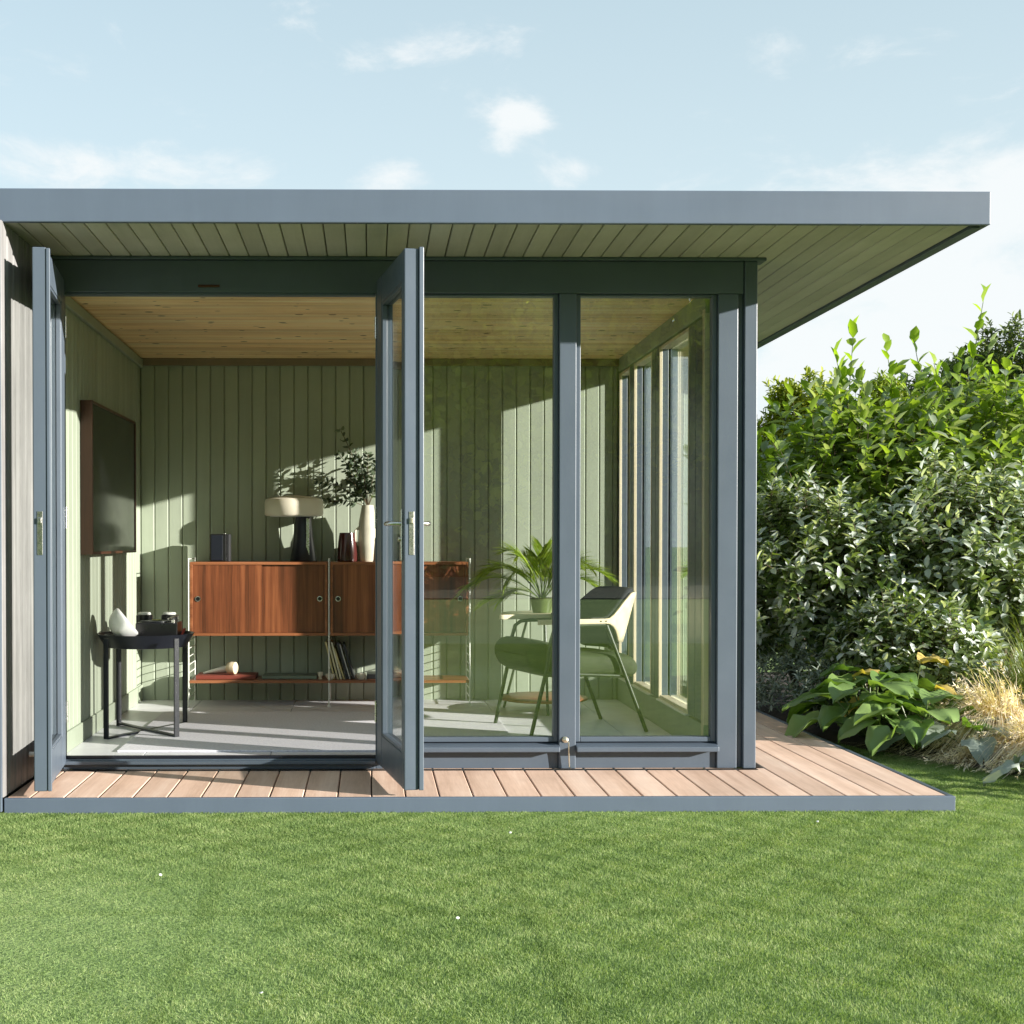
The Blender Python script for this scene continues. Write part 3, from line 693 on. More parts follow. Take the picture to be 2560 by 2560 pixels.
MB().tube([(-.075, 2.15, CT + .10), (-.10, 2.13, CT + .13), (-.10, 2.13, CT + .19), (-.072, 2.15, CT + .215)], .008, 10).build('handle', M['stone'], v2, smooth=True)

# leaf geometry -----------------------------------------------------
def leaf_batch(P, D, Nn, Ln, Wd, fold=.18, droop=.15, tint=None, shape='oval'):
    """arrays: base P(n,3), direction D, normal Nn, length, width. 6 triangles per leaf."""
    n = len(P); D = D / np.linalg.norm(D, axis=1, keepdims=True); Sd = np.cross(D, Nn); Sd /= (np.linalg.norm(Sd, axis=1, keepdims=True) + 1e-9); U = np.cross(Sd, D)
    Ln = Ln[:, None]; Wd = Wd[:, None]
    ws = {'oval': (.85, 1.0, .0), 'lance': (.9, .75, 0)}[shape]
    v = np.zeros((n, 8, 3))
    v[:, 0] = P
    v[:, 1] = P + D * Ln * .30 - Sd * Wd * .5 * ws[0] + U * Wd * fold; v[:, 2] = P + D * Ln * .30 + Sd * Wd * .5 * ws[0] + U * Wd * fold
    v[:, 3] = P + D * Ln * .68 - Sd * Wd * .5 * ws[1] * .85 + U * (Wd * fold - Ln * droop * .4); v[:, 4] = P + D * Ln * .68 + Sd * Wd * .5 * ws[1] * .85 + U * (Wd * fold - Ln * droop * .4)
    v[:, 5] = P + D * Ln - U * Ln * droop
    v[:, 6] = P + D * Ln * .30; v[:, 7] = P + D * Ln * .68 - U * Ln * droop * .4
    f = np.array([(0, 2, 6), (0, 6, 1), (6, 2, 4), (6, 4, 7), (1, 6, 7), (1, 7, 3), (7, 4, 5), (3, 7, 5)])
    F_ = (f[None] + np.arange(n)[:, None, None] * 8).reshape(-1, 3)
    t = np.repeat(np.clip(tint if tint is not None else rng.random(n), 0, .999), 8)
    return v.reshape(-1, 3), F_, t
class Foliage:
    def __init__(s, pale=0): s.pale = pale; s.P = []; s.D = []; s.N = []; s.L = []; s.W = []; s.T = []; s.st = MB()
    def add(s, P, D, N_, L, W, T): s.P.append(P); s.D.append(D); s.N.append(N_); s.L.append(L); s.W.append(W); s.T.append(T)
    def shoot(s, base, d, length, nl, ll, lw, spread=1.0, up=.35, bend=.15, stem=.003, tint=.5, tv=.2, start=.15):
        base = np.array(base, float); d = np.array(d, float); d /= np.linalg.norm(d)
        bd = np.array([rng.normal(0, bend), rng.normal(0, bend), rng.normal(0, bend * .5)])
        a = np.cross(d, [0, 0, 1.]); a /= (np.linalg.norm(a) + 1e-6); b = np.cross(d, a); pts = []
        for i in range(nl):
            t = start + (1 - start) * i / max(nl - 1, 1); p = base + d * length * t + bd * length * t * t
            ph = i * 2.4 + rng.random() * .5; out = a * math.cos(ph) + b * math.sin(ph)
            last = i >= nl - 2
            dd = out * spread * (0.5 if last else 1) + d * (up + (.6 if last else 0)); sc = 1 - .35 * abs(t - .6)
            nn = d * 1.0 + np.array([0, 0, .8]) - out * .1 + rng.normal(0, .2, 3)
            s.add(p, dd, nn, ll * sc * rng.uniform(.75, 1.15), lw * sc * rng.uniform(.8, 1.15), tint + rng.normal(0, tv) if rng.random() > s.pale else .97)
        if stem: s.st.tube([tuple(base), tuple(base + d * length * .5 + bd * length * .25), tuple(base + d * length + bd * length)], [stem, stem * .8, stem * .4], 4, False)
    def mesh(s, name, mat, **k):
        v, f, t = leaf_batch(np.array(s.P), np.array(s.D), np.array(s.N), np.array(s.L), np.array(s.W), tint=np.array(s.T), **k)
        return tri_mesh(name, v, f, mat, t)

# eucalyptus sprays in the tall vase
eu = thing('eucalyptus_branches', 'leafy eucalyptus branches standing in the tall pale vase', 'branches', (-.022, 2.16, CT + .34))
for (tx, ty_, tz) in ((-.19, 2.18, 1.75), (-.20, 2.14, 1.60), (-.10, 2.2, 1.62), (-.02, 2.12, 1.60), (.05, 2.17, 1.58), (.13, 2.2, 1.5), (-.33, 2.12, 1.44), (-.27, 2.08, 1.30), (-.14, 2.08, 1.44), (-.05, 2.06, 1.47), (.06, 2.05, 1.42), (-.12, 2.15, 1.55), (-.15, 2.1, 1.50), (-.07, 2.16, 1.57), (-.10, 2.08, 1.36)):
    b = np.array([-.022, 2.16, CT + .33]); e = np.array([tx, ty_, tz]); mid = (b + e) / 2 + np.array([(b[0] - e[0]) * .12, 0, .05])
    fo = Foliage(); pts = []
    for i in range(13):
        t = i / 12; p = (1-t)**2 * b + 2*t*(1-t) * mid + t*t * e; pts.append(tuple(p))
        if i > 3:
            tang = 2*(1-t)*(mid-b) + 2*t*(e-mid); tang /= np.linalg.norm(tang)
            for s_ in range(5):
                ph = rng.random() * 6.28; a = np.cross(tang, [0, 1, .2]); a /= np.linalg.norm(a); c = np.cross(tang, a)
                out = a * math.cos(ph) + c * math.sin(ph)
                fo.add(p + out * .003, out + tang * .6, rng.normal(0, 1, 3) + np.array([0, -.6, .5]), rng.uniform(.028, .050), rng.uniform(.015, .024), rng.random())
    st = MB().tube(pts, [.0022] * 13, 5).build('stem', M['stem'], eu, smooth=True)
    link('foliage', fo.mesh('foliage', M['euc']), st)['kind'] = 'stuff'

# things on the long shelf
SZ = .2055
bk = MB().box((-1.085, 2.06, SZ), (-.715, 2.27, SZ + .024)).build('book', paint('red_cover', (.20, .045, .03), .5), bevel=.003)
tag(bk, 'large flat red brown book lying at the left end of the long shelf', 'book')
def ornament(x0_, label, s=1.):
    o = thing('wooden_ornament', label, 'ornament', (x0_, 2.1, SZ + .03), 'turned wood ornaments on the shelf')
    zz = SZ + (.0245 if s > 0 else 0)
    ax = Vector((.92, -.30, .0)) if s > 0 else Vector((-.92, -.30, 0))
    c = Vector((x0_, 2.12, zz + .040))
    MB().lathe(c, [(0, -.030), (.030, -.030), (.038, -.022), (.040, 0), (.038, .022), (.030, .028), (0, .029)], 26, ax).build('head', M['ply'], o, smooth=True)
    MB().lathe(c - ax * .030, [(.012, 0), (.020, -.02), (.016, -.06), (.010, -.14), (.006, -.17), (0, -.172)], 18, ax + Vector((0, 0, .22))).build('stalk', M['white'], o, smooth=True)
ornament(-.865, 'turned pale wood ornament with round head lying on the red brown book')
ornament(.135, 'turned pale wood ornament on the shelf seen through the right door glass', -1.)
b2 = MB().box((-.675, 2.07, SZ), (-.335, 2.27, SZ + .020)).build('book', paint('sage_cover', (.20, .25, .20), .5), bevel=.003)
tag(b2, 'flat grey green book lying in the middle of the long shelf', 'book')
cp = MB().lathe((-.315, 2.06, SZ), [(.010, 0), (.013, .002), (.008, .012), (.015, .024), (.017, .045), (.014, .045), (.012, .026), (0, .022)], 20).build('egg_cup', M['cream'], smooth=True)
tag(cp, 'small pale footed cup between the flat green book and the bowls', 'cup')
for X, r_, lb in ((-.252, .030, 'pale bowl in front of the leaning records on the shelf'), (-.062, .030, 'pale bowl just right of the leaning records on the shelf')):
    o = MB().lathe((X, 2.05, SZ), [(r_ * .55, 0), (r_ * .6, .003), (r_ * .95, .018), (r_, .036), (r_ * .9, .036), (r_ * .7, .010), (0, .008)], 24).build('bowl', M['cream'], smooth=True)
    tag(o, lb, 'bowl', 'pale bowls on the shelf')
cols = [(.66, .56, .28), (.60, .54, .34), (.78, .72, .52), (.55, .45, .20), (.015, .015, .02), (.60, .58, .55), (.02, .02, .025)]
names = ['ochre', 'olive cream', 'cream', 'gold brown', 'first black', 'white', 'outer black']
for i, c in enumerate(cols):
    th_ = [.010, .012, .012, .011, .016, .007, .014][i]; bx = -.232 + i * .0195; hh = [.232, .226, .228, .19, .228, .215, .218][i]
    lean = -.055 - .0015 * i
    o = MB().obox((bx, 2.06, SZ), (th_, 0, 0), (0, .20, 0), (lean, 0, hh)).build('record', paint('cover_%d' % i, c, .5), bevel=.001)
    tag(o, '%s upright record sleeve, %s from the left in the leaning row' % (names[i], ['first', 'second', 'third', 'fourth', 'fifth', 'sixth', 'seventh'][i]), 'record', 'records leaning on the shelf')
b3 = MB().box((-.028, 2.06, SZ), (.075, 2.27, SZ + .030)).build('box', M['blackp'], bevel=.003)
tag(b3, 'flat black box on the shelf beside the pale bowl, behind the door', 'box')

# round black side table
sd = thing('side_table', 'round black metal tray table with four flat legs by the left wall', 'side table', (-1.19, .92, FZ))
feet = [(-1.356, .640), (-1.0, .655), (-1.385, 1.14), (-1.035, 1.22)]
cx_, cy_ = -1.200, .925
MB().lathe((cx_, cy_, .50), [(.205, 0), (.215, .002), (.254, .068), (.257, .072), (.250, .072), (.210, .008), (0, .008)], 44).build('tray', M['black'], sd, smooth=True)
for (fx, fy) in feet:
    d = Vector((fx - cx_, fy - cy_, 0)).normalized(); s_ = Vector((-d.y, d.x, 0))
    MB().obox(Vector((fx, fy, FZ)) - s_ * .014 - d * .004, s_ * .028, d * .010, Vector((0, 0, .515))).build('leg', M['black'], sd, bevel=.0015)
for (a, b_) in ((0, 3), (1, 2)):
    p, q_ = Vector((*feet[a], FZ + .0005 + .009 * (a == 1))), Vector((*feet[b_], FZ + .0005 + .009 * (a == 1))); d = (q_ - p).normalized(); s_ = Vector((-d.y, d.x, 0))
    MB().obox(p - s_ * .015, s_ * .030, q_ - p, Vector((0, 0, .0088))).build('cross_bar', M['black'], sd, bevel=.001)
TZ = .5085
dm = thing('dome_lamp', 'white opal half dome lamp resting tilted on the black tray table', 'lamp', (-1.29, .80, TZ))
axd = Vector((-.76, -.16, -.62)).normalized()
prof = [(.088 * math.cos(a) ** .9 if a < 1.57 else 0, .098 * math.sin(a)) for a in np.linspace(0, math.pi / 2, 18)]
MB().lathe((-1.272, .78, TZ + .135), [(.080, -.006)] + prof, 40, axd).build('shade', M['opal'], dm, smooth=True, sharp=60)
MB().lathe((-1.30, .78, TZ), [(.030, 0), (.028, .006), (.006, .010), (.006, .04)], 20).build('base', M['white'], dm, smooth=True)
tt = thing('record_player', 'black portable record player on the tray table with record and tonearm', 'record player', (-1.13, .95, TZ)); PH = .122
MB().box((-1.240, .83, TZ), (-1.020, 1.03, TZ + PH)).build('plinth', M['blackp'], tt, bevel=.006)
MB().lathe((-1.145, .935, TZ + PH + .001), [(.085, 0), (.085, .006), (.02, .007), (.02, .009), (0, .009)], 36).build('record', M['black'], tt, smooth=True)
MB().lathe((-1.145, .935, TZ + PH + .0105), [(.026, 0), (.026, .001)], 24).build('record_label', paint('lime_label', (.36, .36, .03), .5), tt)
MB().tube([(-1.04, 1.01, TZ + PH), (-1.04, 1.01, TZ + PH + .028), (-1.042, .98, TZ + PH + .031), (-1.075, .88, TZ + PH + .018)], .0045, 8).build('tonearm', M['steel'], tt, smooth=True)
MB().lathe((-1.045, .855, TZ + PH + .0005), [(.011, 0), (.011, .014), (0, .014)], 16).build('knob', M['steel'], tt, smooth=True)
for X, Yc, lb in ((-1.235, 1.085, 'black canister with a white lid behind the white dome lamp'), (-1.10, 1.095, 'black canister with a white lid behind the record player')):
    hp = thing('canister', lb, 'canister', (X, Yc, TZ), 'black canisters on the tray')
    MB().lathe((X, Yc, TZ), [(.042, 0), (.045, .003), (.045, .148), (.042, .151), (0, .151)], 26).build('body', M['blackp'], hp, smooth=True)
    MB().lathe((X, Yc, TZ + .1515), [(.034, 0), (.036, .004), (.032, .013), (0, .014)], 26).build('lid', M['white'], hp, smooth=True)
cn = MB().lathe((-1.385, .86, TZ), [(.028, 0), (.030, .03), (.028, .055), (.018, .062), (0, .064)], 24).build('candle_tin', M['black'], smooth=True)
tag(cn, 'small black lidded tin at the left of the tray beside the white dome', 'tin')
gl_ = MB().lathe((-1.055, .84, TZ + .0), [(.022, 0), (.024, .012), (.03, .05), (.027, .05), (.02, .006), (0, .006)], 24).build('glass_dish', M['steel'], smooth=True)
tag(gl_, 'little steel cup at the front right of the tray table', 'cup')
pc = MB().obox((-1.028, .86, TZ + .006), (.012, 0, 0), (0, .03, 0), (.035, .0, .085)).build('postcard', paint('red_card', (.34, .03, .02), .5)); tag(pc, 'red card leaning at the right rim of the tray table', 'card')

# ------------------------------------------------------------------ armchair
ch = thing('armchair', 'low armchair with olive seat, dark curved back and pale plywood arms behind the glass', 'armchair', (1.07, 1.02, FZ))
CC = Vector((1.07, 1.02, 0)); Bv = Vector((.954, .300, 0)).normalized(); Wv = Vector((-.300, .954, 0)).normalized()
def cp_(a, c, z): return CC + Bv * a + Wv * c + Vector((0, 0, z))
def grid_mesh(rows, mat, name, parent, solid=0, closed=False, off=0, sub=0):
    mb = MB(); nr, nc = len(rows), len(rows[0])
    for r_ in rows: mb.v += [tuple(p) for p in r_]
    for i in range(nr - 1 + (1 if closed else 0)):
        for j in range(nc - 1): mb.f.append((i * nc + j, i * nc + j + 1, ((i + 1) % nr) * nc + j + 1, ((i + 1) % nr) * nc + j))
    o = mb.build(name, mat, parent, smooth=True, sharp=60)
    if solid: s_ = o.modifiers.new('thick', 'SOLIDIFY'); s_.thickness = solid; s_.offset = off
    if sub: s_ = o.modifiers.new('sub', 'SUBSURF'); s_.levels = sub; s_.render_levels = sub
    return o
# seat cushion as a rounded tilted slab
def cushion(a0, a1, half, z_top, z_bot, name, mat):
    rows = []; K = 26
    for s_ in (0, .006, .02, .045, .08, .13, .2, .3, .4, .5, .6, .7, .8, .87, .92, .955, .98, .994, 1):
        a = a0 + (a1 - a0) * s_; u_ = min(s_ / .09, (1 - s_) / .09, 1); e = max(.02, (1 - (1 - u_) ** 2.6) ** (1 / 2.2))
        zt, zb = z_top(s_), z_bot(s_); zc = (zt + zb) / 2; hz = (zt - zb) / 2 * e; hw = half * (.90 + .10 * e)
        r_ = []
        for j in range(K + 1):
            q = 2 * math.pi * j / K; cq, sq = math.cos(q), math.sin(q)
            r_.append(cp_(a, hw * math.copysign(abs(cq) ** .35, cq), zc + hz * math.copysign(abs(sq) ** .45, sq)))
        rows.append(r_)
    return grid_mesh(rows, mat, name, ch)
cushion(-.345, .30, .235, lambda s_: .545 - .105 * s_ + .012 * math.sin(s_ * 9), lambda s_: .385 - .06 * s_ - .03 * math.sin(math.pi * min(1, s_ * 1.6)), 'seat', M['green_fab'])
# plywood shell that runs from arm tip round the back to the other arm tip
def path(s_):                                        # s in [-1,1]
    arm, cen, rx, rw_ = .40, .10, .22, .255
    L1 = arm; L2 = math.pi * .5 * (rx + rw_) / 2; T = L1 + L2; d = abs(s_) * T; sg = -1 if s_ < 0 else 1
    if d > L2: return (cen - (d - L2), rw_ * sg, 0)
    th_ = d / L2 * math.pi / 2
    return (cen + rx * math.cos(th_), rw_ * math.sin(th_) * sg, 1 - d / L2)
def shell(inset, hfun, zc, name, mat, s0, thick, nrow=60):
    rows = []
    for i in range(nrow + 1):
        s_ = -s0 + 2 * s0 * i / nrow; a, c, k = path(s_); hu, hd = hfun(k, s_)
        r_ = []
        for j in range(7):
            z = zc - hd + (hu + hd) * j / 6; rec = (z - zc) * .30 * min(1, k * 3 + .0)
            r_.append(cp_(a + rec - inset * (1 if k > 0 else 0) * min(1, k * 2 + .3), c * (1 - inset / .255), z))
        rows.append(r_)
    return grid_mesh(rows, mat, name, ch, solid=thick)
sm = lambda k, a, b_: (lambda t: t * t * (3 - 2 * t))(min(max((k - a) / (b_ - a), 0), 1))
shell(0, lambda k, s_: (.013 + .135 * sm(k, .0, .42), .013 + .105 * sm(k, .0, .42)), .640, 'arm_shell', M['ply'], .995, .013)
shell(.028, lambda k, s_: (.02 + .145 * sm(k, 0, .5) ** .8, .02 + .14 * sm(k, 0, .5) ** .8), .640, 'back_pad', M['navy'], .60, .035)
for a in (-.02, .01): MB().lathe(cp_(a + .08, -.2625, .640), [(.004, 0), (.004, .002)], 10, -Wv).build('screw', M['blackp'], ch)
for c in (-.25, .25):
    MB().tube([cp_(-.33, c * .96, FZ), cp_(-.245, c, .40), cp_(-.225, c, .53), cp_(-.205, c, .595), cp_(-.17, c, .617), cp_(-.12, c, .621), cp_(.09, c, .621)], .0105, 10).build('front_leg', M['olive_metal'], ch, smooth=True)
    MB().tube([cp_(.10, c * .99, .618), cp_(.33, c * 1.05, FZ)], .0105, 10).build('rear_leg', M['olive_metal'], ch, smooth=True)
    MB().tube([cp_(-.25, c, .375), cp_(.20, c * .95, .345)], .009, 8).build('seat_rail', M['olive_metal'], ch, smooth=True)
for a in (-.24, .205): MB().tube([cp_(a, -.25, .362 if a < 0 else .345), cp_(a, .25, .362 if a < 0 else .345)], .009, 8).build('cross_rail', M['olive_metal'], ch, smooth=True)

# plant table and palm
pt = thing('plant_table', 'round wooden plant table with slim legs and a low shelf behind the armchair', 'table', (1.03, 1.78, FZ))
MB().lathe((1.03, 1.78, .612), [(.245, 0), (.25, .003), (.25, .017), (.245, .02), (0, .02)], 40).build('table_top', M['oak'], pt, smooth=True)
MB().lathe((1.03, 1.78, .115), [(.262, 0), (.265, .003), (.265, .012), (.26, .015), (0, .015)], 40).build('lower_shelf', M['walnutx'], pt, smooth=True)
for k in range(3):
    a = k * 2.094 + .5
    MB().tube([(1.03 + .26 * math.cos(a), 1.78 + .26 * math.sin(a), FZ), (1.03 + .10 * math.cos(a), 1.78 + .10 * math.sin(a), .612)], .008, 8).build('leg', M['olive_metal'], pt, smooth=True)
pm = thing('potted_palm', 'arching green palm in a small olive pot behind the armchair', 'plant', (1.02, 1.76, .632))
MB().lathe((1.02, 1.76, .6325), [(.052, 0), (.056, .003), (.072, .085), (.076, .09), (.068, .09), (.062, .075), (0, .072)], 32).build('pot', M['pot'], pm, smooth=True)
def frond(ang, reach, rise, tip):
    fo = Foliage(); reach *= 1.15; rise *= .9; b = np.array([1.02, 1.76, .70]); o = np.array([math.cos(ang), math.sin(ang), 0]); pts = []
    for i in range(17):
        t = i / 16; p = b + o * reach * t + np.array([0, 0, rise * math.sin(t * math.pi * tip) ** 1.0 if t * tip <= 1 else 0]); p = b + o * reach * t + np.array([0, 0, rise * (1 - (1 - t * tip) ** 2)]); pts.append(p)
    for i in range(4, 17):
        tg = pts[i] - pts[i - 1]; tg /= np.linalg.norm(tg); sd_ = np.cross(tg, [0, 0, 1.]); sd_ /= np.linalg.norm(sd_) + 1e-6
        for s_ in (-1, 1):
            for k in range(4):
                q = pts[i] + (pts[i - 1] - pts[i]) * k * .25
                fo.add(q, sd_ * s_ * .55 + tg * 1.0 + np.array([0, 0, .05 + rng.normal(0, .12)]), np.array([0, 0, 1.]) + sd_ * s_ * .4, (.11 + .05 * math.sin(i / 16 * 3.1)) * rng.uniform(.7, 1.15), .0062, rng.random())
    st = MB().tube([tuple(p) for p in pts], [.0035 - .0015 * i / 16 for i in range(17)], 5).build('frond', M['palm'], pm, smooth=True)
    link('leaflets', fo.mesh('leaflets', M['palm'], shape='lance', fold=.1, droop=.12), st)['kind'] = 'stuff'
for (ang, rc, rs, tp) in ((3.1, .40, .16, 1.7), (3.4, .34, .24, 1.5), (2.7, .34, .22, 1.6), (3.6, .26, .08, 1.9), (2.2, .2, .30, 1.2), (3.0, .18, .34, 1.1), (4.4, .16, .30, 1.2), (1.4, .12, .36, 1.0),
                          (0, .34, .22, 1.5), (.4, .3, .26, 1.4), (-.4, .30, .16, 1.7), (5.6, .22, .28, 1.3), (4.9, .2, .22, 1.6), (.9, .22, .30, 1.2), (3.9, .30, .2, 1.6), (2.9, .30, .05, 2.1)):
    frond(ang, rc, rs, tp)

# ------------------------------------------------------------------ garden
def wleaf(P, D, N_, L, W, mat, name, parent, tint):
    v, f, t = leaf_batch(np.array([[0., 0, 0]]), np.array([D]), np.array([N_]), np.array([L]), np.array([W]), tint=np.array([tint]))
    return link(name, tri_mesh(name, v, f, mat, t), parent, tuple(P))
def shrub(name, label, cat, c, rad, nsh, ll, lw, nl, slen, mat, up=.35, updir=.7, tint=.5, tv=.22, group=None, trunk=True, shell_=.55, extra=None, gradient=.0, pale=0):
    o = thing(name, label, cat, (c[0], c[1], GZ + .02), group); fo = Foliage(pale)
    for i in range(nsh):
        while True:
            d = rng.normal(0, 1, 3); d /= np.linalg.norm(d)
            if d[2] > -.45: break
        r_ = shell_ + (1 - shell_) * rng.random() ** .6
        bump_ = 1 + .13 * math.sin(d[0] * 7 + c[0] * 3) * math.cos(d[1] * 6 + c[1]) + .10 * math.sin(d[2] * 11 + d[0] * 5)
        p = np.array([c[0] + d[0] * rad[0] * r_ * bump_, c[1] + d[1] * rad[1] * r_ * bump_, c[2] + d[2] * rad[2] * r_ * bump_])
        if p[2] < GZ + .05: p[2] = GZ + .05 + rng.random() * .1
        dd = d * (1 - updir) + np.array([0, 0, updir]) + rng.normal(0, .25, 3)
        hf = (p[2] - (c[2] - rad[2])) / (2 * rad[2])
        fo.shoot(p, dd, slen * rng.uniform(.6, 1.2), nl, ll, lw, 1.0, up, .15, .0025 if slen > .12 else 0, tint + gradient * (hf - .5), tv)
    if extra: extra(fo, o)
    link('foliage', fo.mesh('foliage', mat), o)['kind'] = 'stuff'
    if fo.st.v: fo.st.build('twigs', M['stem'], o)['kind'] = 'stuff'
    if trunk:
        for k in range(trunk if isinstance(trunk, int) and trunk > 1 else 3):
            a = rng.random() * 6.28; q = rng.uniform(.3, .7)
            MB().tube([(c[0] + .1 * math.cos(a), c[1] + .1 * math.sin(a), GZ), (c[0] + .2 * math.cos(a), c[1] + .2 * math.sin(a), c[2] * .5), (c[0] + rad[0] * q * math.cos(a), c[1] + rad[1] * q * math.sin(a), c[2] + rad[2] * .4)], [.03, .022, .008], 7).build('stem', M['stem'], o, smooth=True)
    return o
# laurels with long young shoots standing against the sky
def top_shoots(lst):
    def f(fo, o):
        for (x_, y_, zb_, zt_) in lst:
            ln = zt_ - zb_; nl = max(5, int(ln / rng.uniform(.055, .075))); lean = rng.normal(0, .13, 2)
            stp = [(x_ + lean[0] * t, y_ + lean[1] * t, zb_ + ln * t) for t in (0, .5, 1)]
            MB().tube(stp, [.005, .004, .002], 5).build('shoot', M['pot'], o, smooth=True)
            for i in range(nl):
                t = .05 + .95 * i / (nl - 1); ph = i * 2.4 + rng.random(); out = np.array([math.cos(ph), math.sin(ph), 0.])
                D = out * (.75 if i < nl - 2 else .3) + np.array([0, 0, .75 + .5 * t]); N_ = np.array([0, 0, 1.]) - out * .8 + rng.normal(0, .2, 3)
                wleaf((x_ + lean[0] * t, y_ + lean[1] * t, zb_ + ln * t), D, N_, rng.uniform(.10, .18) * (1.1 - .3 * t), rng.uniform(.050, .082), M['laurel_new'], 'leaf', o, float(np.clip(rng.normal(.5, .25), 0, .99)))
    return f
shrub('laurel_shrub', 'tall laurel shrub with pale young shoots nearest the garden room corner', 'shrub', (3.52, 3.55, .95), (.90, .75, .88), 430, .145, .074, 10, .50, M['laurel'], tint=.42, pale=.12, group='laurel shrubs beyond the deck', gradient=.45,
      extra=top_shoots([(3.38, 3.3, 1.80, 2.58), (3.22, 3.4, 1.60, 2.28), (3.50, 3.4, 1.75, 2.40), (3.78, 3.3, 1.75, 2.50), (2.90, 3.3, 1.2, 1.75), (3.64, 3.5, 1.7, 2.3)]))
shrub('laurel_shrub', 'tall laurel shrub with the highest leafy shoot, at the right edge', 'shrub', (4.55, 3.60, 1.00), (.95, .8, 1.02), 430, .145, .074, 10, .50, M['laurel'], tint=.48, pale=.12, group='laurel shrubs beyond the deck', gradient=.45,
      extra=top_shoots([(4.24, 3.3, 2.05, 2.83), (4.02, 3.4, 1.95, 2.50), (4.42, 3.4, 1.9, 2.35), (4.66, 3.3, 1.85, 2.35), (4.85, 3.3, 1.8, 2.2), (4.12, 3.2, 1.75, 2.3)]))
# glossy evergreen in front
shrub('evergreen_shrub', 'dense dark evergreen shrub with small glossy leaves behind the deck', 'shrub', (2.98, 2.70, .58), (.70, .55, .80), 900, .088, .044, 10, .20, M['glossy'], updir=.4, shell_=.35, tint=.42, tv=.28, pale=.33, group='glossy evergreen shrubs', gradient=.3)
shrub('evergreen_shrub', 'broad glossy evergreen shrub with painted silvery leaf shine at the right edge', 'shrub', (4.00, 2.55, .68), (.80, .62, .82), 1150, .088, .044, 10, .20, M['glossy'], updir=.4, shell_=.35, tint=.5, tv=.28, pale=.33, group='glossy evergreen shrubs', gradient=.3)
shrub('evergreen_shrub', 'low glossy evergreen shrub between the broad leaves and the tall shrubs', 'shrub', (3.25, 1.85, .22), (.45, .4, .42), 400, .080, .040, 10, .16, M['glossy'], updir=.4, tint=.35, tv=.25, pale=.33, group='glossy evergreen shrubs')
shrub('grey_leaved_shrub', 'grey leaved low shrub touching the far corner of the deck', 'shrub', (2.68, 2.20, .10), (.26, .42, .24), 230, .060, .016, 10, .12, M['silver'], updir=.5, tint=.4, tv=.3, group='grey leaved low shrubs', trunk=False)
shrub('grey_leaved_shrub', 'grey leaved low shrub halfway along the right deck edge', 'shrub', (2.70, 1.62, .04), (.20, .26, .18), 120, .055, .016, 10, .10, M['silver'], updir=.5, tint=.3, tv=.3, group='grey leaved low shrubs', trunk=False)
shrub('conifer', 'rounded yellow green conifer behind the laurel near the roof edge', 'shrub', (4.12, 6.2, 1.30), (.62, .6, 1.15), 3000, .080, .034, 8, .11, M['conifer'], updir=.4, tint=.6, tv=.25, shell_=.8)
shrub('conifer', 'small dark green conifer top showing between the laurel shoots', 'shrub', (4.95, 6.4, 1.40), (.55, .5, 1.1), 1600, .080, .034, 8, .11, M['conifer'], updir=.5, tint=.2, tv=.2, shell_=.8)
shrub('garden_tree', 'dark green rounded tree crown rising behind the laurels at the right edge', 'tree', (7.55, 8.5, 1.75), (1.85, 1.5, 1.42), 6500, .085, .042, 9, .20, M['darktree'], updir=.4, tint=.45, tv=.3, shell_=.8)
# broad leaved clumps
def broad(name, label, c, n, ll, lw, mat, h=.22, group=None, tints=(.2, .9)):
    o = thing(name, label, 'plant', (c[0], c[1], GZ + .02), group)
    for i in range(n):
        a = i * 2.4 + rng.random() * .6; ring_ = (i + 1) / n; rr = .05 + .10 * ring_
        st = rng.uniform(.10, .22) * (1.25 - .5 * ring_)
        b = Vector((c[0] + .02 * math.cos(a), c[1] + .02 * math.sin(a), GZ + .03)); e = Vector((c[0] + (rr + .13 * ring_) * math.cos(a), c[1] + (rr + .13 * ring_) * math.sin(a), GZ + .05 + h * (1.1 - .75 * ring_) + rng.uniform(0, .03)))
        # curled, ribbed blade
        L_ = ll * rng.uniform(.75, 1.15); Wd_ = lw * rng.uniform(.8, 1.1); D = Vector((math.cos(a), math.sin(a), .45 - .65 * ring_)).normalized(); Sd = D.cross(Vector((0, 0, 1))).normalized(); U = Sd.cross(D)
        mb = MB(); NR, NC = 9, 7
        for r_ in range(NR):
            t = r_ / (NR - 1); wv = Wd_ * .5 * (max(math.sin(math.pi * min(.02 + t * .975, 1) ** .85), 0) ** .55)
            for q in range(NC):
                s_ = q / (NC - 1) * 2 - 1
                p = D * L_ * t + Sd * wv * s_ + U * (abs(s_) * wv * .38 - L_ * .42 * t * t + .006 * math.cos(s_ * 18) + .016 * math.sin(s_ * 4 + i) + .012 * math.sin(t * 9 + i * 2) * s_ * s_ + .010 * math.sin(t * 14 + s_ * 3 + i) * abs(s_))
                mb.v.append(tuple(e + p))
        for r_ in range(NR - 1):
            for q in range(NC - 1): mb.f.append((r_*NC+q, r_*NC+q+1, (r_+1)*NC+q+1, (r_+1)*NC+q))
        lf = mb.build('leaf', mat, o, smooth=True, loc=tuple(e), sharp=180)
        at = lf.data.attributes.new('tint', 'FLOAT', 'POINT'); tv_ = random.uniform(*tints); at.data.foreach_set('value', [tv_] * len(lf.data.vertices))
        MB().tube([b, (b + e) / 2 + Vector((0, 0, .02)), e], [.006, .005, .004], 6).build('leaf_stalk', M['pot'], lf, smooth=True)
    return o
G_ = 'broad leaved plants beside the deck'
broad('broad_leaved_plant', 'broad leaved green plant with big curling leaves nearest the deck edge', (2.74, 1.12), 18, .24, .21, M['hosta'], .24, G_)
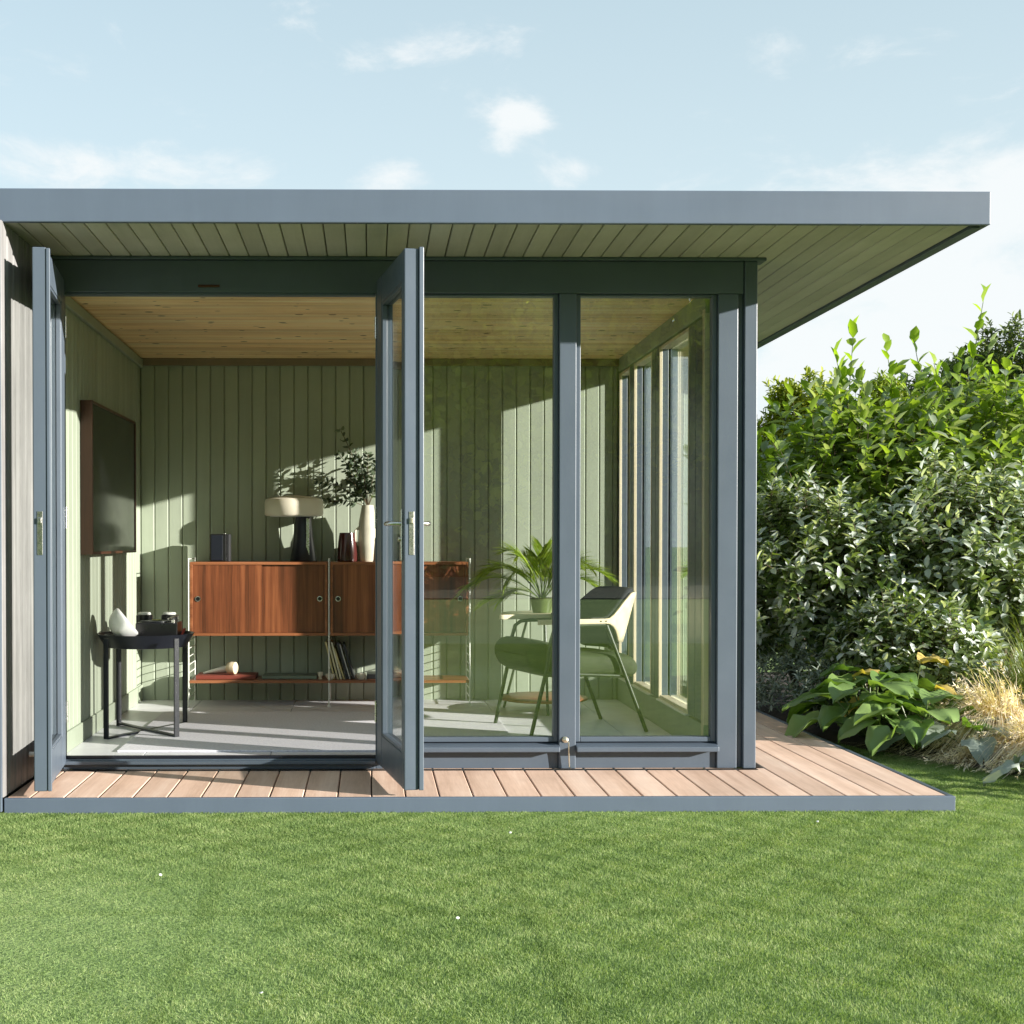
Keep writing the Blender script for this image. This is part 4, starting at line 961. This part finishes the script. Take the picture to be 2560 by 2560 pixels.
broad('broad_leaved_plant', 'broad leaved green plant drooping onto the lawn in front of the others', (2.88, .78), 14, .22, .20, M['hosta'], .17, G_)
broad('broad_leaved_plant', 'broad leaved green plant at the back below the evergreen shrub', (2.92, 1.45), 13, .25, .23, M['hosta'], .27, G_)
broad('broad_leaved_plant', 'pale grey green broad leaves beside the dry grass', (3.06, .62), 12, .18, .17, M['silver'], .08, G_)
broad('yellow_leaved_plant', 'plant with yellowing leaves left of the dry ornamental grass', (3.02, 1.30), 5, .16, .13, M['yleaf'], .36)
broad('grey_leaved_plant', 'pale grey green leafy plant low on the lawn at the right edge', (3.16, -.28), 12, .14, .085, M['silver'], .06)
# ornamental grasses
def tussock(name, label, c, n, ln, mat, lean=(0, 0), group=None, w=.0028, top=.45, tints=(.0, 1.)):
    o = thing(name, label, 'ornamental grass', (c[0], c[1], GZ + .02), group)
    a = rng.random(n) * 2 * np.pi; r0 = rng.random(n) * .13; sp = rng.random(n) ** .6 * 1.15
    base = np.stack([c[0] + r0 * np.cos(a), c[1] + r0 * np.sin(a), np.full(n, GZ + .02)], 1)
    out = np.stack([np.cos(a) * sp + lean[0], np.sin(a) * sp + lean[1], np.zeros(n)], 1); L_ = ln * rng.uniform(.55, 1.1, n)
    K = 6; V = []
    sd_ = np.stack([-np.sin(a + rng.normal(0, .6, n)), np.cos(a), np.zeros(n)], 1)
    for k in range(K):
        t = k / (K - 1); h = L_ * (top * 2.1 * t - top * 1.65 * t * t * (.5 + sp)); p = base + out * (L_ * t ** 1.4)[:, None] * .75; p[:, 2] += h
        p[:, 0] += np.sin(t * 3 + a * 5) * .03 * t; p[:, 1] += np.cos(t * 4 + a * 7) * .03 * t; p[:, 2] = np.maximum(p[:, 2], GZ + .01)
        wdt = w * (1 - t * .7)
        V += [p - sd_ * wdt, p + sd_ * wdt]
    V = np.stack(V, 1); f = []
    for k in range(K - 1): f += [(2*k, 2*k+1, 2*k+3), (2*k, 2*k+3, 2*k+2)]
    F_ = (np.array(f)[None] + np.arange(n)[:, None, None] * 2 * K).reshape(-1, 3); t = np.repeat(rng.uniform(*tints, n), 2 * K)
    link('blades', tri_mesh('blades', V.reshape(-1, 3), F_, mat, t), o)['kind'] = 'stuff'
    if mat is M['tan']:
        k = 420; idx = rng.integers(0, n, k); P = []; D = []
        for q in idx:
            for u in range(16):
                f_ = rng.random(); a_ = V[q, 6]; b_ = V[q, 10]; P.append(a_ + (b_ - a_) * f_); D.append((b_ - a_) / (np.linalg.norm(b_ - a_) + 1e-6) + rng.normal(0, .55, 3))
        m_ = len(P); v2, f2, t2 = leaf_batch(np.array(P), np.array(D), rng.normal(0, 1, (m_, 3)), rng.uniform(.018, .034, m_), np.full(m_, .0045), tint=rng.uniform(.5, 1, m_))
        link('seed_heads', tri_mesh('seed_heads', v2, f2, mat, t2), o)['kind'] = 'stuff'
    return o
gg = 'ornamental grasses at the right edge'
tussock('ornamental_grass', 'tan dry ornamental grass arching to the left at the right edge', (3.36, .85), 3200, .68, M['tan'], (-.22, -.08), gg, top=.50)
tussock('ornamental_grass', 'golden dry ornamental grass nearest the lawn corner', (3.34, .40), 2000, .50, M['tan'], (-.12, -.1), gg, top=.42)
tussock('ornamental_grass', 'green ornamental grass in front of the dry ones', (3.46, .08), 1900, .48, M['sedge'], (-.2, -.1), gg, top=.45)
tussock('ornamental_grass', 'tall green ornamental grass behind the dry ones', (3.75, 1.25), 2000, .95, M['sedge'], (-.2, -.05), gg, top=.62)

# trees behind the camera, mirrored in the glass
def far_tree(x_, y_, h_, r_, k):
    o = thing('garden_tree', 'leafy tree far across the lawn, %s, mirrored in the front windows' % k, 'tree', (x_, y_, GZ), 'trees mirrored in the glass')
    n = 15000; d = rng.normal(0, 1, (n, 3)); d /= np.linalg.norm(d, axis=1, keepdims=True); rr = rng.random(n) ** .35
    b = 1 + .22 * np.sin(d[:, 0] * 6 + x_) * np.cos(d[:, 2] * 7) + .12 * np.sin(d[:, 1] * 11)
    P = np.stack([x_ + d[:, 0] * r_ * rr * b, y_ + d[:, 1] * r_ * rr * b, h_ * .50 + d[:, 2] * h_ * .52 * rr * b], 1)
    v, f, t = leaf_batch(P, rng.normal(0, 1, (n, 3)), rng.normal(0, 1, (n, 3)) + d, rng.uniform(.3, .5, n), rng.uniform(.2, .34, n), tint=rng.random(n))
    link('crown', tri_mesh('crown', v, f, M['fartree'], t), o)
    MB().tube([(x_, y_, GZ), (x_ + .1, y_, h_ * .3), (x_, y_ + .2, h_ * .7)], [.28, .2, .06], 10).build('trunk', M['stem'], o, smooth=True)
for i, (x_, y_, h_, r_) in enumerate(((-8, -38, 10.4, 3.9), (-2.5, -40, 11.7, 4.1), (3, -37.5, 10.5, 3.9), (8.5, -39, 11.3, 4.2), (14, -38, 10.8, 4.0), (19.5, -40, 11.2, 4.0), (25.5, -39, 11.0, 4.2))):
    far_tree(x_, y_, h_, r_, ['leftmost seen from the house', 'second', 'third', 'fourth', 'fifth', 'sixth', 'rightmost'][i])

def mirror_hedge():
    o = thing('garden_hedge', 'long tall leafy hedge across the far end of the lawn, mirrored low in the windows', 'hedge', (8, -34.5, GZ))
    n = 26000; P = np.stack([rng.uniform(-16, 34, n), rng.uniform(-35.5, -34.2, n), GZ + rng.random(n) * (3.6 + .5 * np.sin(rng.uniform(-16, 34, n)))], 1)
    v, f, t = leaf_batch(P, rng.normal(0, 1, (n, 3)), rng.normal(0, 1, (n, 3)), rng.uniform(.2, .4, n), rng.uniform(.15, .28, n), tint=rng.random(n))
    link('foliage', tri_mesh('foliage', v, f, M['darktree'], t), o)['kind'] = 'stuff'
    MB().box((-16, -35.3, GZ), (34, -34.6, 2.6)).build('inner_twigs', M['stem'], o)
mirror_hedge()

def daisies():
    n = 7; x = rng.uniform(-1.6, 3.6, n); y = rng.uniform(-3.0, -.85, n); mb = MB()
    for a, b in zip(x, y): mb.lathe((a, b, GZ + .012), [(0, .001), (.0045, 0), (.0055, .002), (0, .003)], 8, (rng.normal(0, .2), rng.normal(0, .2) - .3, 1))
    o = mb.build('clover_flowers', M['white'], None); tag(o, 'tiny white clover flowers scattered through the lawn', 'flowers'); o['kind'] = 'stuff'
daisies()
